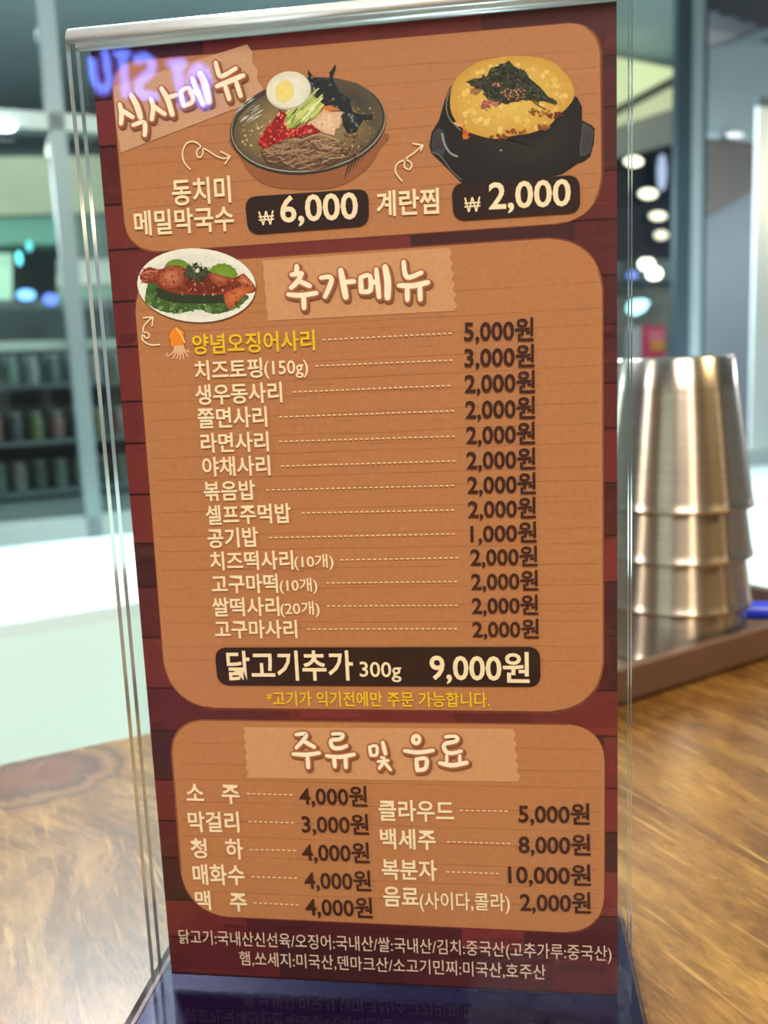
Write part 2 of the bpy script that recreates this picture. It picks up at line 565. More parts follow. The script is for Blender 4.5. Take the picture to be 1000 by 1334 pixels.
# dark shelving with goods seen between the rails
KS = 2.6
t = empty('display_shelf', wl(far(60, 640, KS)[0], KS, ZF), 'dark metal display shelving behind the lower left window panes', 'shelving')
shelf_m = speckle(mat('shelf board', (84, 106, 108), 0.4), 2, 0.1)
fpoly('back_panel', [(-150, 402), (300, 402), (300, 690), (-150, 690)], KS + 0.4, 0.04, speckle(mat('shelf back', (58, 74, 78), 0.6), 2.5, 0.35), t)
for yy in (500, 574, 640):
    s0, z0 = far(-140, yy, KS)
    s1, _ = far(260, yy, KS)
    zz = far(60, yy, KS)[1]
    bm_obj('shelf', wbox(s0, s1, KS, KS + 0.38, zz - 0.02, zz), shelf_m, t)
s0, _ = far(-140, 600, KS); s1, _ = far(260, 600, KS)
bm_obj('base', wbox(s0, s1, KS, KS + 0.38, ZF, far(60, 650, KS)[1]), shelf_m, t)
gm = [speckle(mat('goods %d' % i, c, 0.4), 6, 0.2) for i, c in enumerate([(70, 92, 92), (104, 84, 86), (92, 118, 110), (58, 72, 80), (118, 130, 126), (84, 104, 72)])]
names = ['slate', 'dusky red', 'sea green', 'charcoal blue', 'pale grey', 'moss green']
jar = lathe([(0, 0), (0.038, 0), (0.041, 0.02), (0.041, 0.10), (0.032, 0.125), (0.032, 0.14), (0, 0.14)], 16)
jar_me = bpy.data.meshes.new('jar'); jar.to_mesh(jar_me); jar.free()
lid = lathe([(0, 0.1405), (0.035, 0.1405), (0.035, 0.160), (0, 0.160)], 16)
lid_me = bpy.data.meshes.new('lid'); lid.to_mesh(lid_me); lid.free()
for row, yy in enumerate((500, 574, 640)):
    zz = far(60, yy, KS)[1]
    for i in range(7):
        x = -12 + i * 27 + row * 7
        c = (i * 2 + row) % 6
        s, _ = far(x, yy, KS + 0.12)
        r = empty('storage_jar', wl(s, KS + 0.10 + 0.10 * ((i * 3 + row) % 3) / 2, zz + 0.0012), '%s jar standing on the %s shelf behind the window, place %s from the left' % (
            names[c], ('upper', 'middle', 'lower')[row], ('first', 'second', 'third', 'fourth', 'fifth', 'sixth', 'seventh')[i]), 'jar', 'jars on the display shelving')
        me = jar_me.copy(); b_ = link('body', me, gm[c]); b_.parent = r
        if row == 0 and i == 0: lid_me.materials.append(gm[4])
        l_ = bpy.data.objects.new('lid', lid_me); COL.objects.link(l_); l_.parent = r

# right: concourse beyond the glass
KR = 5.0
grey_teal = speckle(mat('teal grey soffit', (150, 168, 166), 0.7), 2, 0.05)
beige = speckle(mat('warm grey wall', (168, 166, 156), 0.7), 2, 0.05)
night = speckle(mat('dark navy ceiling', (36, 38, 52), 0.7), 2, 0.1)
panel_g = speckle(mat('blue grey panel', (146, 154, 166), 0.5), 1.2, 0.08)
tag(fpoly('wall_right', [(560, 130), (905, 130), (905, 560), (560, 560)], KR + 1.6, 0.1, beige), kind='structure')
t = empty('lightbox_sign', wl(far(840, 150, KR)[0], KR, far(840, 165, KR)[1]), 'pale yellow lit ceiling lightbox, upper of two left of the right window post', 'lightbox', 'yellow lightboxes')
fpoly('lit_panel', [(700, 62), (805, 75), (882, 90), (882, 96), (805, 137), (700, 190)], KR, 0.12, mat('yellow light', (222, 224, 172), 0.5, emit=0.75), t)
fpoly('frame', [(700, 190), (805, 137), (882, 96), (882, 108), (805, 149), (700, 202)], KR - 0.02, 0.16, speckle(mat('olive frame', (110, 108, 88), 0.5), 3, 0.1), t)
t = empty('lightbox_sign', wl(far(840, 170, KR)[0], KR, far(840, 170, KR)[1]), 'narrower pale yellow lit lightbox, lower of two left of the right window post', 'lightbox', 'yellow lightboxes')
fpoly('lit_panel', [(700, 204), (805, 150), (878, 112), (878, 140), (805, 164), (700, 200 + 22)], KR, 0.12, mat('yellow light dim', (214, 210, 166), 0.5, emit=0.55), t)
tag(fpoly('wall_front', [(560, 175), (805, 164), (880, 140), (880, 186), (805, 205), (560, 240)], KR + 0.2, 0.1, beige), kind='structure')
tag(fpoly('trim_2', [(560, 205), (805, 200), (884, 186), (884, 336), (560, 336)], KR + 0.5, 0.1, night), kind='structure')
for i, (x, y, a, b_, nm) in enumerate([(826, 210, 11, 7, 'nearest'), (845, 252, 11, 7, 'second'), (858, 281, 10, 6, 'third'), (862, 306, 8, 6, 'farthest')]):
    lamp_blob('downlight', x, y, KR + 0.35, a, b_, (255, 244, 215), 3.2 - 0.6 * i, '%s of four oval cream downlights in the dark ceiling left of the right post' % nm, 'cream downlights in the dark ceiling')
lamp_blob('strip_light', 863, 224, KR + 0.3, 5, 24, (176, 186, 220), 0.9, 'upright pale lilac strip light beside the cream downlights')
lamp_blob('globe_lamp', 843, 344, KR + 0.6, 9, 8, (255, 250, 230), 5, 'left of a pair of touching bright white round lamps', 'pair of bright white lamps')
lamp_blob('globe_lamp', 853, 356, KR + 0.42, 9, 8, (255, 250, 230), 5, 'right of a pair of touching bright white round lamps', 'pair of bright white lamps')
lamp_blob('globe_lamp', 824, 358, KR + 0.6, 6, 5, (120, 140, 230), 1.6, 'small blue round lamp left of the bright white pair')
tag(fpoly('trim_3', [(560, 338), (884, 334), (884, 366), (560, 372)], KR + 0.9, 0.1, grey_teal), kind='structure')
tag(fpoly('trim_4', [(560, 368), (884, 366), (884, 373), (560, 376)], KR + 0.7, 0.1, post_dark), kind='structure')
t = empty('shop_sign', wl(far(833, 400, KR)[0], KR + 0.8, far(833, 409, KR + 0.8)[1]), 'glowing white and cyan shop sign on the pale wall above the steel cups', 'sign')
fpoly('glowing_face', [(819, 400), (824, 391), (838, 390), (846, 393), (840, 404), (829, 410), (821, 408)], KR + 0.8, 0.05, mat('cyan sign glow', (200, 255, 255), 0.5, emit=2.4, ecol=(190, 250, 255)), t)
fpoly('backing', [(816, 401), (822, 388), (848, 388), (844, 406), (829, 413), (818, 411)], KR + 0.86, 0.03, post_dark, t)
t = empty('poster', wl(far(850, 440, KR)[0], KR + 0.8, far(850, 462, KR + 0.8)[1]), 'pink and red poster with an orange patch above the steel cup stack', 'poster')
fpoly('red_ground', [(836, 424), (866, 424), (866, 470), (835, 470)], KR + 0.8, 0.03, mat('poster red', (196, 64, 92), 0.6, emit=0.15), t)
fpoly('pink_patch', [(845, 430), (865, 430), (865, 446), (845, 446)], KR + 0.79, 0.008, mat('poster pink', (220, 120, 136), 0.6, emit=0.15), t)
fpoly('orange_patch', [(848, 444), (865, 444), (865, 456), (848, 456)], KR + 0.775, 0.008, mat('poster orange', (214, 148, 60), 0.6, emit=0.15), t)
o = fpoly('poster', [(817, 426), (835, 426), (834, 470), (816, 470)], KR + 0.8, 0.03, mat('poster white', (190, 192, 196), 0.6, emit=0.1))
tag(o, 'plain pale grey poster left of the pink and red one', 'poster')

# right of the post
tag(fpoly('wall_end', [(911, 172), (1200, 120), (1200, 560), (911, 560)], 1.8, 0.08, panel_g), kind='structure')
tag(fpoly('trim_5', [(911, 165), (985, 150), (985, 246), (911, 290)], 1.75, 0.04, speckle(mat('brown grey soffit', (128, 114, 108), 0.6), 2, 0.1)), kind='structure')
tag(fpoly('trim_6', [(911, 66), (1200, 10), (1200, 200), (911, 172)], 1.6, 0.1, speckle(mat('slate grey soffit', (168, 178, 184), 0.7), 2, 0.05)), kind='structure')
tag(fpoly('trim_7', [(911, 8), (1200, 20), (1200, -30), (985, 36), (911, 64)], 1.62, 0.1, speckle(mat('rosy grey panel', (200, 188, 194), 0.7), 2, 0.05)), kind='structure')
fpoly_px = [(905, -60), (1300, -60), (1300, 90)]
pts = []
for i in range(24):
    x = 1200 - i * 12.2
    y = 8 + (x - 911) * 0.29 + (5 if i % 2 else 0)
    pts.append((x, y))
k_ = 1.3
t = empty('awning', wl(far(1000, 0, k_)[0], k_, far(1000, 30, k_)[1]), 'dark navy awning with a scalloped lower edge at the top right corner', 'awning')
fpoly('valance', [(905, -40), (1200, -40)] + pts + [(905, 4)], k_, 0.03, mat('navy cloth', (34, 34, 46), 0.8), t)
fpoly('hanging_rail', [(905, -48), (1200, -48), (1200, -40), (905, -40)], k_, 0.05, post_dark, t)
t = empty('wall_column', wl(far(1020, 500, 0.9)[0], 0.9, ZF), 'white wall column catching warm lamplight at the right edge behind the glass', 'column')
s0, _ = far(984, 300, 0.9); s1, _ = far(1100, 300, 0.9)
zt_ = far(1000, 140, 0.9)[1]
bm_obj('shaft', wbox(s0, s1, 0.9, 0.92, ZF, zt_), speckle(mat('white plaster', (222, 226, 230), 0.7), 2, 0.03), t)
bm_obj('cap', wbox(s0, s1, 0.9, 0.92, zt_, zt_ + 0.05), post_m, t)
pl = bpy.data.lights.new('column_lamp', 'POINT'); pl.energy = 13; pl.color = (1, 0.8, 0.5); pl.shadow_soft_size = 0.05
po = bpy.data.objects.new('column_lamp', pl); po.location = wl((s0 + s1) / 2, 0.55, far(1000, 235, 0.9)[1]); COL.objects.link(po)
lamp_blob('wall_lamp', 960, 175, 1.5, 9, 4, (220, 215, 215), 1.2, 'small oval white lamp under the grey soffit right of the post')

# neon letters on the wall behind the photographer (seen mirrored in the acrylic)
YN = 2.45
t = empty('neon_sign', (0, -YN, 0.9), 'blue neon letters mirrored in the upper left of the acrylic front', 'neon sign')
neon_m = mat('blue neon', (80, 110, 255), 0.4, emit=45, ecol=(96, 128, 255))


def ell(cx, cy, rx, ry, a0=0, a1=360, n=20):
    return [(cx + rx * math.cos(math.radians(a0 + (a1 - a0) * i / n)), cy + ry * math.sin(math.radians(a0 + (a1 - a0) * i / n))) for i in range(n + 1)]


def cr(pts, n=6, closed=False):
    """Catmull-Rom through points"""
    P = [Vector((p[0], p[1])) for p in pts]
    out = []
    m = len(P)
    for i in range(m if closed else m - 1):
        if closed: p0, p1, p2, p3 = P[i - 1], P[i], P[(i + 1) % m], P[(i + 2) % m]
        else: p0, p1, p2, p3 = P[max(i - 1, 0)], P[i], P[i + 1], P[min(i + 2, m - 1)]
        for j in range(n):
            t_ = j / n
            q = 0.5 * ((2 * p1) + (p2 - p0) * t_ + (2 * p0 - 5 * p1 + 4 * p2 - p3) * t_ ** 2 + (3 * p1 - p0 - 3 * p2 + p3) * t_ ** 3)
            out.append((q.x, q.y))
    if not closed: out.append(tuple(P[-1]))
    return out


def mirrored(x, y):
    p = ony(x, y, YN)
    return Vector((p.x, -p.y - 0.006, p.z))


letters = [cr([(120, 76), (122, 98), (127, 112), (135, 118), (142, 108), (140, 90), (136, 66)]),
           [(150, 71), (168, 70)], [(159, 72), (164, 124)],
           cr([(176, 80), (185, 74), (197, 80), (196, 94), (184, 104), (180, 116), (188, 124), (203, 126)]),
           [(220, 84), (241, 82)], [(230, 84), (238, 138)],
           ell(260, 104, 10, 16), cr([(256, 122), (266, 138), (270, 120)])]
for L_ in letters:
    bm = bmesh.new()
    tube(bm, [mirrored(*p) for p in L_], 0.010, 8)
    bm_obj('letter', bm, neon_m, t, True)
x0, x1 = mirrored(105, 60).x, mirrored(285, 60).x
z0, z1 = mirrored(200, 150).z, mirrored(200, 50).z
bm_obj('backboard', boxbm(x0, x1, -YN - 0.10, -YN - 0.06, z0 - 0.1, z1 + 0.1), mat('sign board', (24, 24, 40), 0.5), t)

# ------------------------------------------------------------------ table
E0, E1 = onz(0, 994.8, 0), onz(184, 956, 0)
ed = (E1 - E0); ed.z = 0; ed.normalize()
en = Vector((-ed.y, ed.x, 0))
kn_w = onz(56, 1008, 0)
TO = E0 + ed * 0.25
KNOT = ((kn_w - TO).dot(ed), (kn_w - TO).dot(en), 0)
wood = wood_material()
tbl = empty('restaurant_table', (TO.x, TO.y, ZF), 'worn glossy brown wooden table carrying the menu stand and tray', 'table')
tm = Matrix(((ed.x, en.x, 0, TO.x), (ed.y, en.y, 0, TO.y), (0, 0, 1, 0), (0, 0, 0, 1)))
bm = boxbm(-0.75, 0.75, -0.80, 0, -0.03, 0, 0.0012)
o = bm_obj('tabletop', bm, wood, tbl)
o.matrix_parent_inverse = tbl.matrix_world.inverted()
o.matrix_world = tm
leg_m = mat('black steel leg', (34, 32, 32), 0.4, 0.6)
for lx in (-0.68, 0.68):
    for ly in (-0.74, -0.06):
        bm = boxbm(lx - 0.025, lx + 0.025, ly - 0.025, ly + 0.025, ZF, -0.03)
        o = bm_obj('leg', bm, leg_m, tbl)
        o.matrix_parent_inverse = tbl.matrix_world.inverted()
        o.matrix_world = tm

# ------------------------------------------------------------------ tray, cups, pen
TC = onz(1104, 786, 0.018)
ta = (onz(1000, 862, 0) - onz(807, 924, 0)); ta.z = 0; ta.normalize()      # along the near side, to the right
tb = Vector((-ta.y, ta.x, 0))
tray_m = speckle(mat('brown plastic tray', (84, 60, 47), 0.42), 30, 0.1, bump=0.2)
HT = 0.018
tm2 = Matrix(((-ta.x, tb.x, 0, TC.x), (-ta.y, tb.y, 0, TC.y), (0, 0, 1, 0), (0, 0, 0, 1)))


def rrect(x0, x1, y0, y1, r, n=6):
    out = []
    for cx, cy, a in ((x1 - r, y1 - r, 0), (x0 + r, y1 - r, 90), (x0 + r, y0 + r, 180), (x1 - r, y0 + r, 270)):
        for i in range(n + 1):
            q = math.radians(a + 90 * i / n)
            out.append((cx + r * math.cos(q), cy + r * math.sin(q)))
    return out


def loft(rings, cap0=True, cap1=True):
    bm = bmesh.new()
    R_ = [[bm.verts.new(p) for p in ring] for ring in rings]
    n = len(R_[0])
    for a, b in zip(R_, R_[1:]):
        for i in range(n):
            bm.faces.new((a[i], b[i], b[(i + 1) % n], a[(i + 1) % n]))
    if cap0: bm.faces.new(R_[0][::-1])
    if cap1: bm.faces.new(R_[-1])
    return bm


LT, WT = 0.20, 0.17
def tr_ring(inset, z, r): return [(x, y, z) for x, y in rrect(inset, LT - inset, inset, WT - inset, r)]
rings = [tr_ring(0.004, 0.0002, 0.014), tr_ring(0.0012, 0.004, 0.016), tr_ring(0, HT - 0.001, 0.018), tr_ring(0.0008, HT, 0.018),
         tr_ring(0.004, HT, 0.016), tr_ring(0.0048, HT - 0.001, 0.016), tr_ring(0.008, 0.004, 0.014), tr_ring(0.010, 0.003, 0.012)]
tray = bm_obj('serving_tray', loft(rings), tray_m)
tag(tray, 'brown plastic serving tray with a low raised rim beside the menu stand', 'tray')
tray.matrix_world = tm2

steel = mat('brushed steel', (190, 178, 164), 0.26, 1.0, Anisotropic=0.8, Anisotropic_Rotation=0.25)
nt = steel.node_tree
tg = nt.nodes.new('ShaderNodeTangent'); tg.direction_type = 'RADIAL'; tg.axis = 'Z'
nt.links.new(tg.outputs[0], nt.nodes['Principled BSDF'].inputs['Tangent'])
speckle(steel, 60, 0.10, (0.2, 0.2, 14))
CC = onz(876, 838, 0.0035)
prof = [(a * 0.943, b * 0.871) for a, b in [(0, 0.0775), (0.024, 0.0775), (0.0262, 0.0772), (0.0272, 0.0762), (0.0290, 0.060), (0.0318, 0.040), (0.0342, 0.020), (0.0360, 0.006),
        (0.0366, 0.0022), (0.0371, 0.0012), (0.0371, 0.0), (0.0363, 0.0), (0.0352, 0.006), (0.0334, 0.020), (0.0310, 0.040), (0.0282, 0.060), (0.0264, 0.0752), (0, 0.0755)]]
bm = lathe(prof, 96)
bmesh.ops.recalc_face_normals(bm, faces=bm.faces)
cup_me = bpy.data.meshes.new('steel_cup'); bm.to_mesh(cup_me); bm.free()
for p in cup_me.polygons: p.use_smooth = True
cup_me.materials.append(steel)
which = ['lowest upside-down steel cup, standing on the brown tray', 'third steel cup from the top of the upside-down stack',
         'second steel cup from the top of the upside-down stack', 'topmost upside-down steel cup, its tapered side fully visible']
dz = 0.0
for i in range(4):
    c = bpy.data.objects.new('steel_cup', cup_me)
    c.location = (CC.x, CC.y, 0.0032 + i * 0.0228)
    c.rotation_euler.z = i * 1.1
    COL.objects.link(c)
    tag(c, which[i], 'cup', 'steel cups stacked upside down on the tray')

p0 = onz(960, 795, 0.016); p1 = onz(1060, 797, 0.016)
pd = (p1 - p0); pd.z = 0; pd.normalize()
pen = empty('pen', (p0.x, p0.y, 0.011), 'blue plastic pen lying on the tray right of the steel cups', 'pen')
bm = bmesh.new(); tube(bm, [p0 - Vector((0, 0, 0)), p0 + pd * 0.004, p0 + pd * 0.085], [0.0036, 0.0045, 0.0045], 20)
bm_obj('barrel', bm, mat('blue plastic', (44, 62, 196), 0.3), pen, True)
bm = bmesh.new(); tube(bm, [p0 + pd * 0.0851, p0 + pd * 0.12, p0 + pd * 0.125], [0.0051, 0.0049, 0.003], 20)
bm_obj('cap', bm, mat('dark blue plastic', (28, 40, 140), 0.3), pen, True)

# ------------------------------------------------------------------ acrylic holder
XL, XR, ZT = -0.0036, 0.1024, 0.2062
ZB = 0.0032
hold = empty('menu_holder', (0.05, 0, 0), 'clear acrylic menu stand with a dark base in the middle of the table', 'menu stand')


def sheet(name, y0, y1):
    bm = boxbm(XL, XR, y0, y1, ZB, ZT - 0.003)
    o = bm_obj(name, bm, [M['sheet'], M['edge']], hold)
    for p in o.data.polygons:
        if abs(p.normal.x) > 0.5: p.material_index = 1
    return o


sheet('front_sheet', -0.0030, -0.0012)
sheet('back_sheet', 0.0012, 0.0030)
# folded top joining the sheets
top_m = acrylic_solid('clear acrylic fold', (0.95, 0.98, 0.98), 0.3)
top_m.node_tree.nodes['Principled BSDF'].inputs['Transmission Weight'].default_value = 0.55
ring = []
for i in range(13):
    a = math.pi * i / 12
    ring.append((0.0030 * math.cos(a), 0.0030 * math.sin(a)))
bm = bmesh.new()
outer = [Vector((XL, y, ZT - 0.003 + z)) for y, z in ring]
inner = [Vector((XL, y * 0.4, ZT - 0.003 + z * 0.4)) for y, z in ring[::-1]]
prism(bm, outer + inner, (XR - XL, 0, 0))
bm_obj('folded_top', bm, top_m, hold, True)
# base plate: clear slab over a dark backing
BX0, BX1, BY0, BY1 = -0.0045, 0.1050, -0.034, 0.033
o = bm_obj('base_slab', boxbm(BX0, BX1, BY0, BY1, 0.0008, 0.0031), [clear_sheet('clear base', (0.74, 0.72, 0.80), 1.45, 0.03, 0.65), M['edge']], hold)
for p in o.data.polygons:
    if abs(p.normal.z) < 0.5: p.material_index = 1
navy = mat('navy backing film', (36, 22, 58), 0.25)
speckle(navy, 60, 0.12)
bm_obj('base_backing', boxbm(BX0 + 0.0012, BX1 - 0.0004, BY0 + 0.001, BY1 - 0.001, 0.00005, 0.0007), navy, hold)

# ------------------------------------------------------------------ printed menu card
card = empty('menu_card', (0.05, 0, 0.0036), 'printed brown and maroon Korean menu card inside the acrylic stand', 'menu card')
PW, PZ0, PZ1 = 0.1, 0.00325, 0.2019
bm_obj('paper_sheet', boxbm(0, PW, 0.0, 0.0005, PZ0, PZ1), M['paper'], card)


LAYER = {0: 1.0e-5, 2: 6.0e-5, 4: 1.4e-4, 9: 1.5e-4, 5: 3.3e-4, 6: 3.4e-4, 8: 3.5e-4, 7: 3.6e-4}     # metres in front of the paper


class Ink:
    """flat printed shapes in layers a few micrometres apart; coordinates are photo pixels mapped to the card"""
    def __init__(self, layer=0):
        self.v = []; self.f = []; self.c = []; self.z = LAYER[layer]; self.step = 0.0000005

    def pt(self, p):
        q = ony(p[0], p[1], 0.0)
        return (q.x, -self.z, q.z)

    def poly(self, pts, col, raw=False):
        self.z += self.step
        n = len(self.v)
        for p in pts:
            self.v.append((p[0], -self.z, p[1]) if raw else self.pt(p))
        self.f.append(tuple(range(n, n + len(pts))))
        c = lin(col) + (1,)
        self.c += [c] * len(pts)

    def fan(self, pts, centre, ci, co):
        """gradient from the centre colour to the rim colour"""
        self.z += self.step
        n = len(self.v)
        self.v.append(self.pt(centre)); self.c.append(lin(ci) + (1,))
        for p in pts: self.v.append(self.pt(p)); self.c.append(lin(co) + (1,))
        m = len(pts)
        for i in range(m): self.f.append((n, n + 1 + i, n + 1 + (i + 1) % m))

    def stroke(self, pts, w, col, cap=True):
        """ribbon with round ends; w in pixels, a number or one per point"""
        self.z += self.step
        P = [Vector(p[:2]) for p in pts]
        W = [w] * len(P) if not isinstance(w, (list, tuple)) else list(w)
        L_, R_ = [], []
        for i, p in enumerate(P):
            t_ = P[min(i + 1, len(P) - 1)] - P[max(i - 1, 0)]
            if t_.length < 1e-6: t_ = Vector((1, 0))
            t_.normalize()
            nn = Vector((-t_.y, t_.x)) * W[i] / 2
            L_.append(p + nn); R_.append(p - nn)
        c = lin(col) + (1,)
        n = len(self.v)
        for a, b in zip(L_, R_):
            self.v.append(self.pt(a)); self.v.append(self.pt(b)); self.c += [c, c]
        for i in range(len(P) - 1):
            k = n + 2 * i
            self.f.append((k, k + 1, k + 3, k + 2))
        if cap:
            for p, ww in ((P[0], W[0]), (P[-1], W[-1])):
                self.z += self.step * 0.2
                n = len(self.v)
                for i in range(12):
                    a = i * math.pi / 6
                    self.v.append(self.pt(p + Vector((math.cos(a), math.sin(a))) * ww / 2)); self.c.append(c)
                self.f.append(tuple(range(n, n + 12)))

    def build(self, name):
        me = bpy.data.meshes.new(name)
        me.from_pydata(self.v, [], self.f)
        at = me.color_attributes.new('ink', 'FLOAT_COLOR', 'POINT')
        at.data.foreach_set('color', np.array(self.c, dtype=np.float32).ravel())
        return link(name, me, M['print'], card)


def mixc(a, b, t_): return tuple(a[i] * (1 - t_) + b[i] * t_ for i in range(3))


CREAM, BROWN, DARK, YEL = (250, 228, 190), (184, 123, 80), (62, 30, 26), (236, 196, 40)

# maroon boards printed behind everything
I = Ink(0)
I.step = 0
z = PZ1
rng = random.Random(3)
while z > PZ0 + 0.0001:
    h = rng.uniform(0.0085, 0.0115)
    zb_ = max(PZ0, z - h)
    x = 0.0
    while x < PW:
        wd = rng.uniform(0.008, 0.035)
        xe = min(PW, x + wd)
        c = rng.choice([(96, 38, 40), (108, 42, 43), (78, 33, 36), (116, 46, 46), (66, 31, 34), (90, 36, 38)])
        I.poly([(x, zb_), (xe, zb_), (xe, z), (x, z)], c, True)
        for _ in range(3):
            u0 = rng.uniform(x, xe - 0.002); u1 = min(xe, u0 + rng.uniform(0.003, 0.015)); v0 = rng.uniform(zb_, z); v1 = min(z, v0 + rng.uniform(0.0004, 0.0025))
            I.z += 0.000009 * (_ + 1)
            I.poly([(u0, v0), (u1, v0 + 0.0002), (u1 - 0.0005, v1), (u0 + 0.0006, v1)], shade(c, rng.uniform(0.78, 1.18)), True)
            I.z -= 0.000009 * (_ + 1)
        x = xe
    I.z += 0.000036
    I.poly([(0, zb_), (PW, zb_), (PW, zb_ + 0.0003), (0, zb_ + 0.00045)], (48, 16, 20), True)
    I.z -= 0.000036
    z = zb_
I.build('board_background')


def rounded(px, radii, n=8):
    """rounded quad in pixels, corners TL TR BR BL"""
    out = []
    P = [Vector(p) for p in px]
    for i in range(4):
        a, p, b = P[i - 1], P[i], P[(i + 1) % 4]
        r = radii[i]
        u, v = (a - p).normalized(), (b - p).normalized()
        s, e = p + u * r, p + v * r
        for j in range(n + 1):
            t_ = j / n
            # quarter-ellipse-like corner
            q = s * (1 - t_) ** 2 + (p + (s + e - 2 * p) * 0.08) * 2 * t_ * (1 - t_) + e * t_ ** 2
            out.append((q.x, q.y))
    return out


def panel(px, radii, lines):
    I = Ink(2)
    I.step = 0.0000003
    rp = rounded(px, radii)
    c = Vector((sum(p[0] for p in px) / 4, sum(p[1] for p in px) / 4))
    grow = [((p[0] - c.x) * 1.003 + c.x, (p[1] - c.y) * 1.006 + c.y) for p in rp]
    I.poly(grow, (128, 66, 44))
    I.poly(rp, BROWN)
    # sketchy outline strokes like a dry brush
    for k in range(7):
        i0 = rng.randrange(len(rp)); n = rng.randrange(6, 14)
        d = rng.uniform(-1.5, 2.2)
        seg = [rp[(i0 + j) % len(rp)] for j in range(n)]
        seg = [((p[0] - c.x) * (1 + d / 330) + c.x, (p[1] - c.y) * (1 + d / 200) + c.y) for p in seg]
        I.stroke(seg, 0.9, (110, 52, 40), False)
    (x0, y0), (x1, y1), (x2, y2), (x3, y3) = px
    for k in range(lines):
        t_ = (k + 0.5 + rng.uniform(-0.2, 0.2)) / lines
        a = Vector((x0 + (x3 - x0) * t_ + 6, y0 + (y3 - y0) * t_)); b = Vector((x1 + (x2 - x1) * t_ - 6, y1 + (y2 - y1) * t_))
        if 0.08 < t_ < 0.93:
            pts = [a.lerp(b, i / 10) + Vector((0, rng.uniform(-0.4, 0.4))) for i in range(11)]
            I.stroke(pts, [rng.uniform(0.4, 1.1) for _ in range(11)], (158, 98, 58), False)
    for k in range(lines * 5):
        t_ = rng.random(); s_ = rng.uniform(0.02, 0.9); e_ = min(0.98, s_ + rng.uniform(0.04, 0.2))
        a = Vector((x0 + (x3 - x0) * t_, y0 + (y3 - y0) * t_)); b = Vector((x1 + (x2 - x1) * t_, y1 + (y2 - y1) * t_))
        if 0.1 < t_ < 0.9:
            I.stroke([a.lerp(b, s_), a.lerp(b, (s_ + e_) / 2), a.lerp(b, e_)], [0.3, rng.uniform(0.8, 2.2), 0.3], shade(BROWN, rng.uniform(0.95, 1.04)), False)
    return I.build('panel')


P1 = [(144, 82), (782, 27), (785, 288), (166, 331)]
P2 = [(172, 347), (785, 306), (786, 928), (218, 922)]
P3 = [(220, 937), (788, 944), (787, 1217), (240, 1192)]
panel(P1, (34, 42, 60, 40), 10)
panel(P2, (60, 72, 66, 62), 24)
panel(P3, (44, 48, 48, 58), 11)


# tapes with torn zigzag ends
def tape(pts, col, name='tape_strip'):
    I = Ink(4)
    I.poly(pts, col)
    return I.build(name)


def zig(a, b, n, d):
    a, b = Vector(a), Vector(b)
    nn = Vector((b.y - a.y, a.x - b.x)).normalized() * d
    return [tuple(a.lerp(b, i / n) + (nn if i % 2 else Vector((0, 0)))) for i in range(n + 1)]


TAPE = (208, 152, 108)
tape([(148, 113)] + zig((322, 58), (342, 128), 6, 4) + zig((158, 199), (148, 113), 2, 2), (206, 158, 124))
tape([(341, 339.5)] + zig((584, 323), (592, 405), 12, 4) + zig((348, 418), (341, 340), 8, -2), TAPE)
tape([(316, 947)] + zig((667, 949), (674, 1018), 10, 4) + zig((321, 1013), (316, 947), 10, -3), TAPE)


# hand-brushed titles traced stroke by stroke
def title(name, strokes, w, x0, y0, s):
    I = Ink(7)
    segs = []
    for st in strokes:
        k = 1.0
        if isinstance(st[0], (int, float)): k, st = st[0], st[1:]
        pts = [(x0 + x / s, y0 + y / s) for x, y in st]
        segs.append((cr(pts, 4) if len(pts) > 2 else [tuple(Vector(pts[0]).lerp(Vector(pts[1]), i / 5)) for i in range(6)], k))
    for dx, dy, g, c in ((2.2, 2.4, 5.2, (132, 84, 56)), (0, 0, 4.4, (176, 106, 66)), (0, 0, 0, (254, 238, 212))):
        for sg, k in segs:
            m = len(sg)
            W = [w * k * (0.86 + 0.24 * math.sin(math.pi * min(1, (i + 0.5) / m * 0.9))) + g for i in range(m)]
            I.stroke([(p[0] + dx, p[1] + dy) for p in sg], W, c)
    return I.build(name)


title('title_lettering', [
    [(180, 103), (180, 132)], [(155, 146), (205, 140)], [(205, 142), (185, 180), (152, 212)], [(192, 178), (245, 203)],
    [(138, 245), (200, 250), (278, 238)], [(215, 250), (217, 312)],
    [(302, 162), (345, 158), (352, 185), (322, 256)], [1.25, (400, 125), (412, 185), (425, 258)], [(425, 183), (466, 180)],
    [(500, 160), (503, 232)], [(500, 160), (545, 152), (548, 224), (505, 232)], [(552, 186), (580, 182)], [(578, 120), (592, 258)], [1.35, (622, 108), (635, 180), (634, 260)],
    [(715, 82), (722, 142), (745, 160), (803, 136)], [1.1, (692, 200), (760, 202), (835, 185)], [(733, 210), (733, 272)], [(795, 205), (798, 270)]],
    6.0, 340, 320, 3.846)
title('title_lettering', [
    [(84, 382), (96, 440), (93, 508)], [(100, 422), (168, 466)], [1.25, (158, 322), (195, 390), (220, 468)], [(172, 518), (238, 498), (250, 540), (246, 582)],
    [(285, 346), (302, 400), (293, 480)], [(306, 395), (376, 446)], [1.15, (355, 280), (395, 350), (426, 448)], [(400, 338), (452, 322)],
    [(478, 302), (500, 392)], [(480, 300), (532, 278), (560, 360), (502, 394)], [(540, 312), (582, 298)], [1.1, (556, 214), (590, 300), (625, 382)], [1.5, (606, 182), (640, 260), (664, 366)],
    [(708, 112), (730, 190), (760, 196), (838, 150)], [1.1, (716, 266), (800, 232), (886, 196)], [(770, 262), (796, 348)], [(842, 240), (870, 328)]],
    5.6, 140, 60, 5.0)
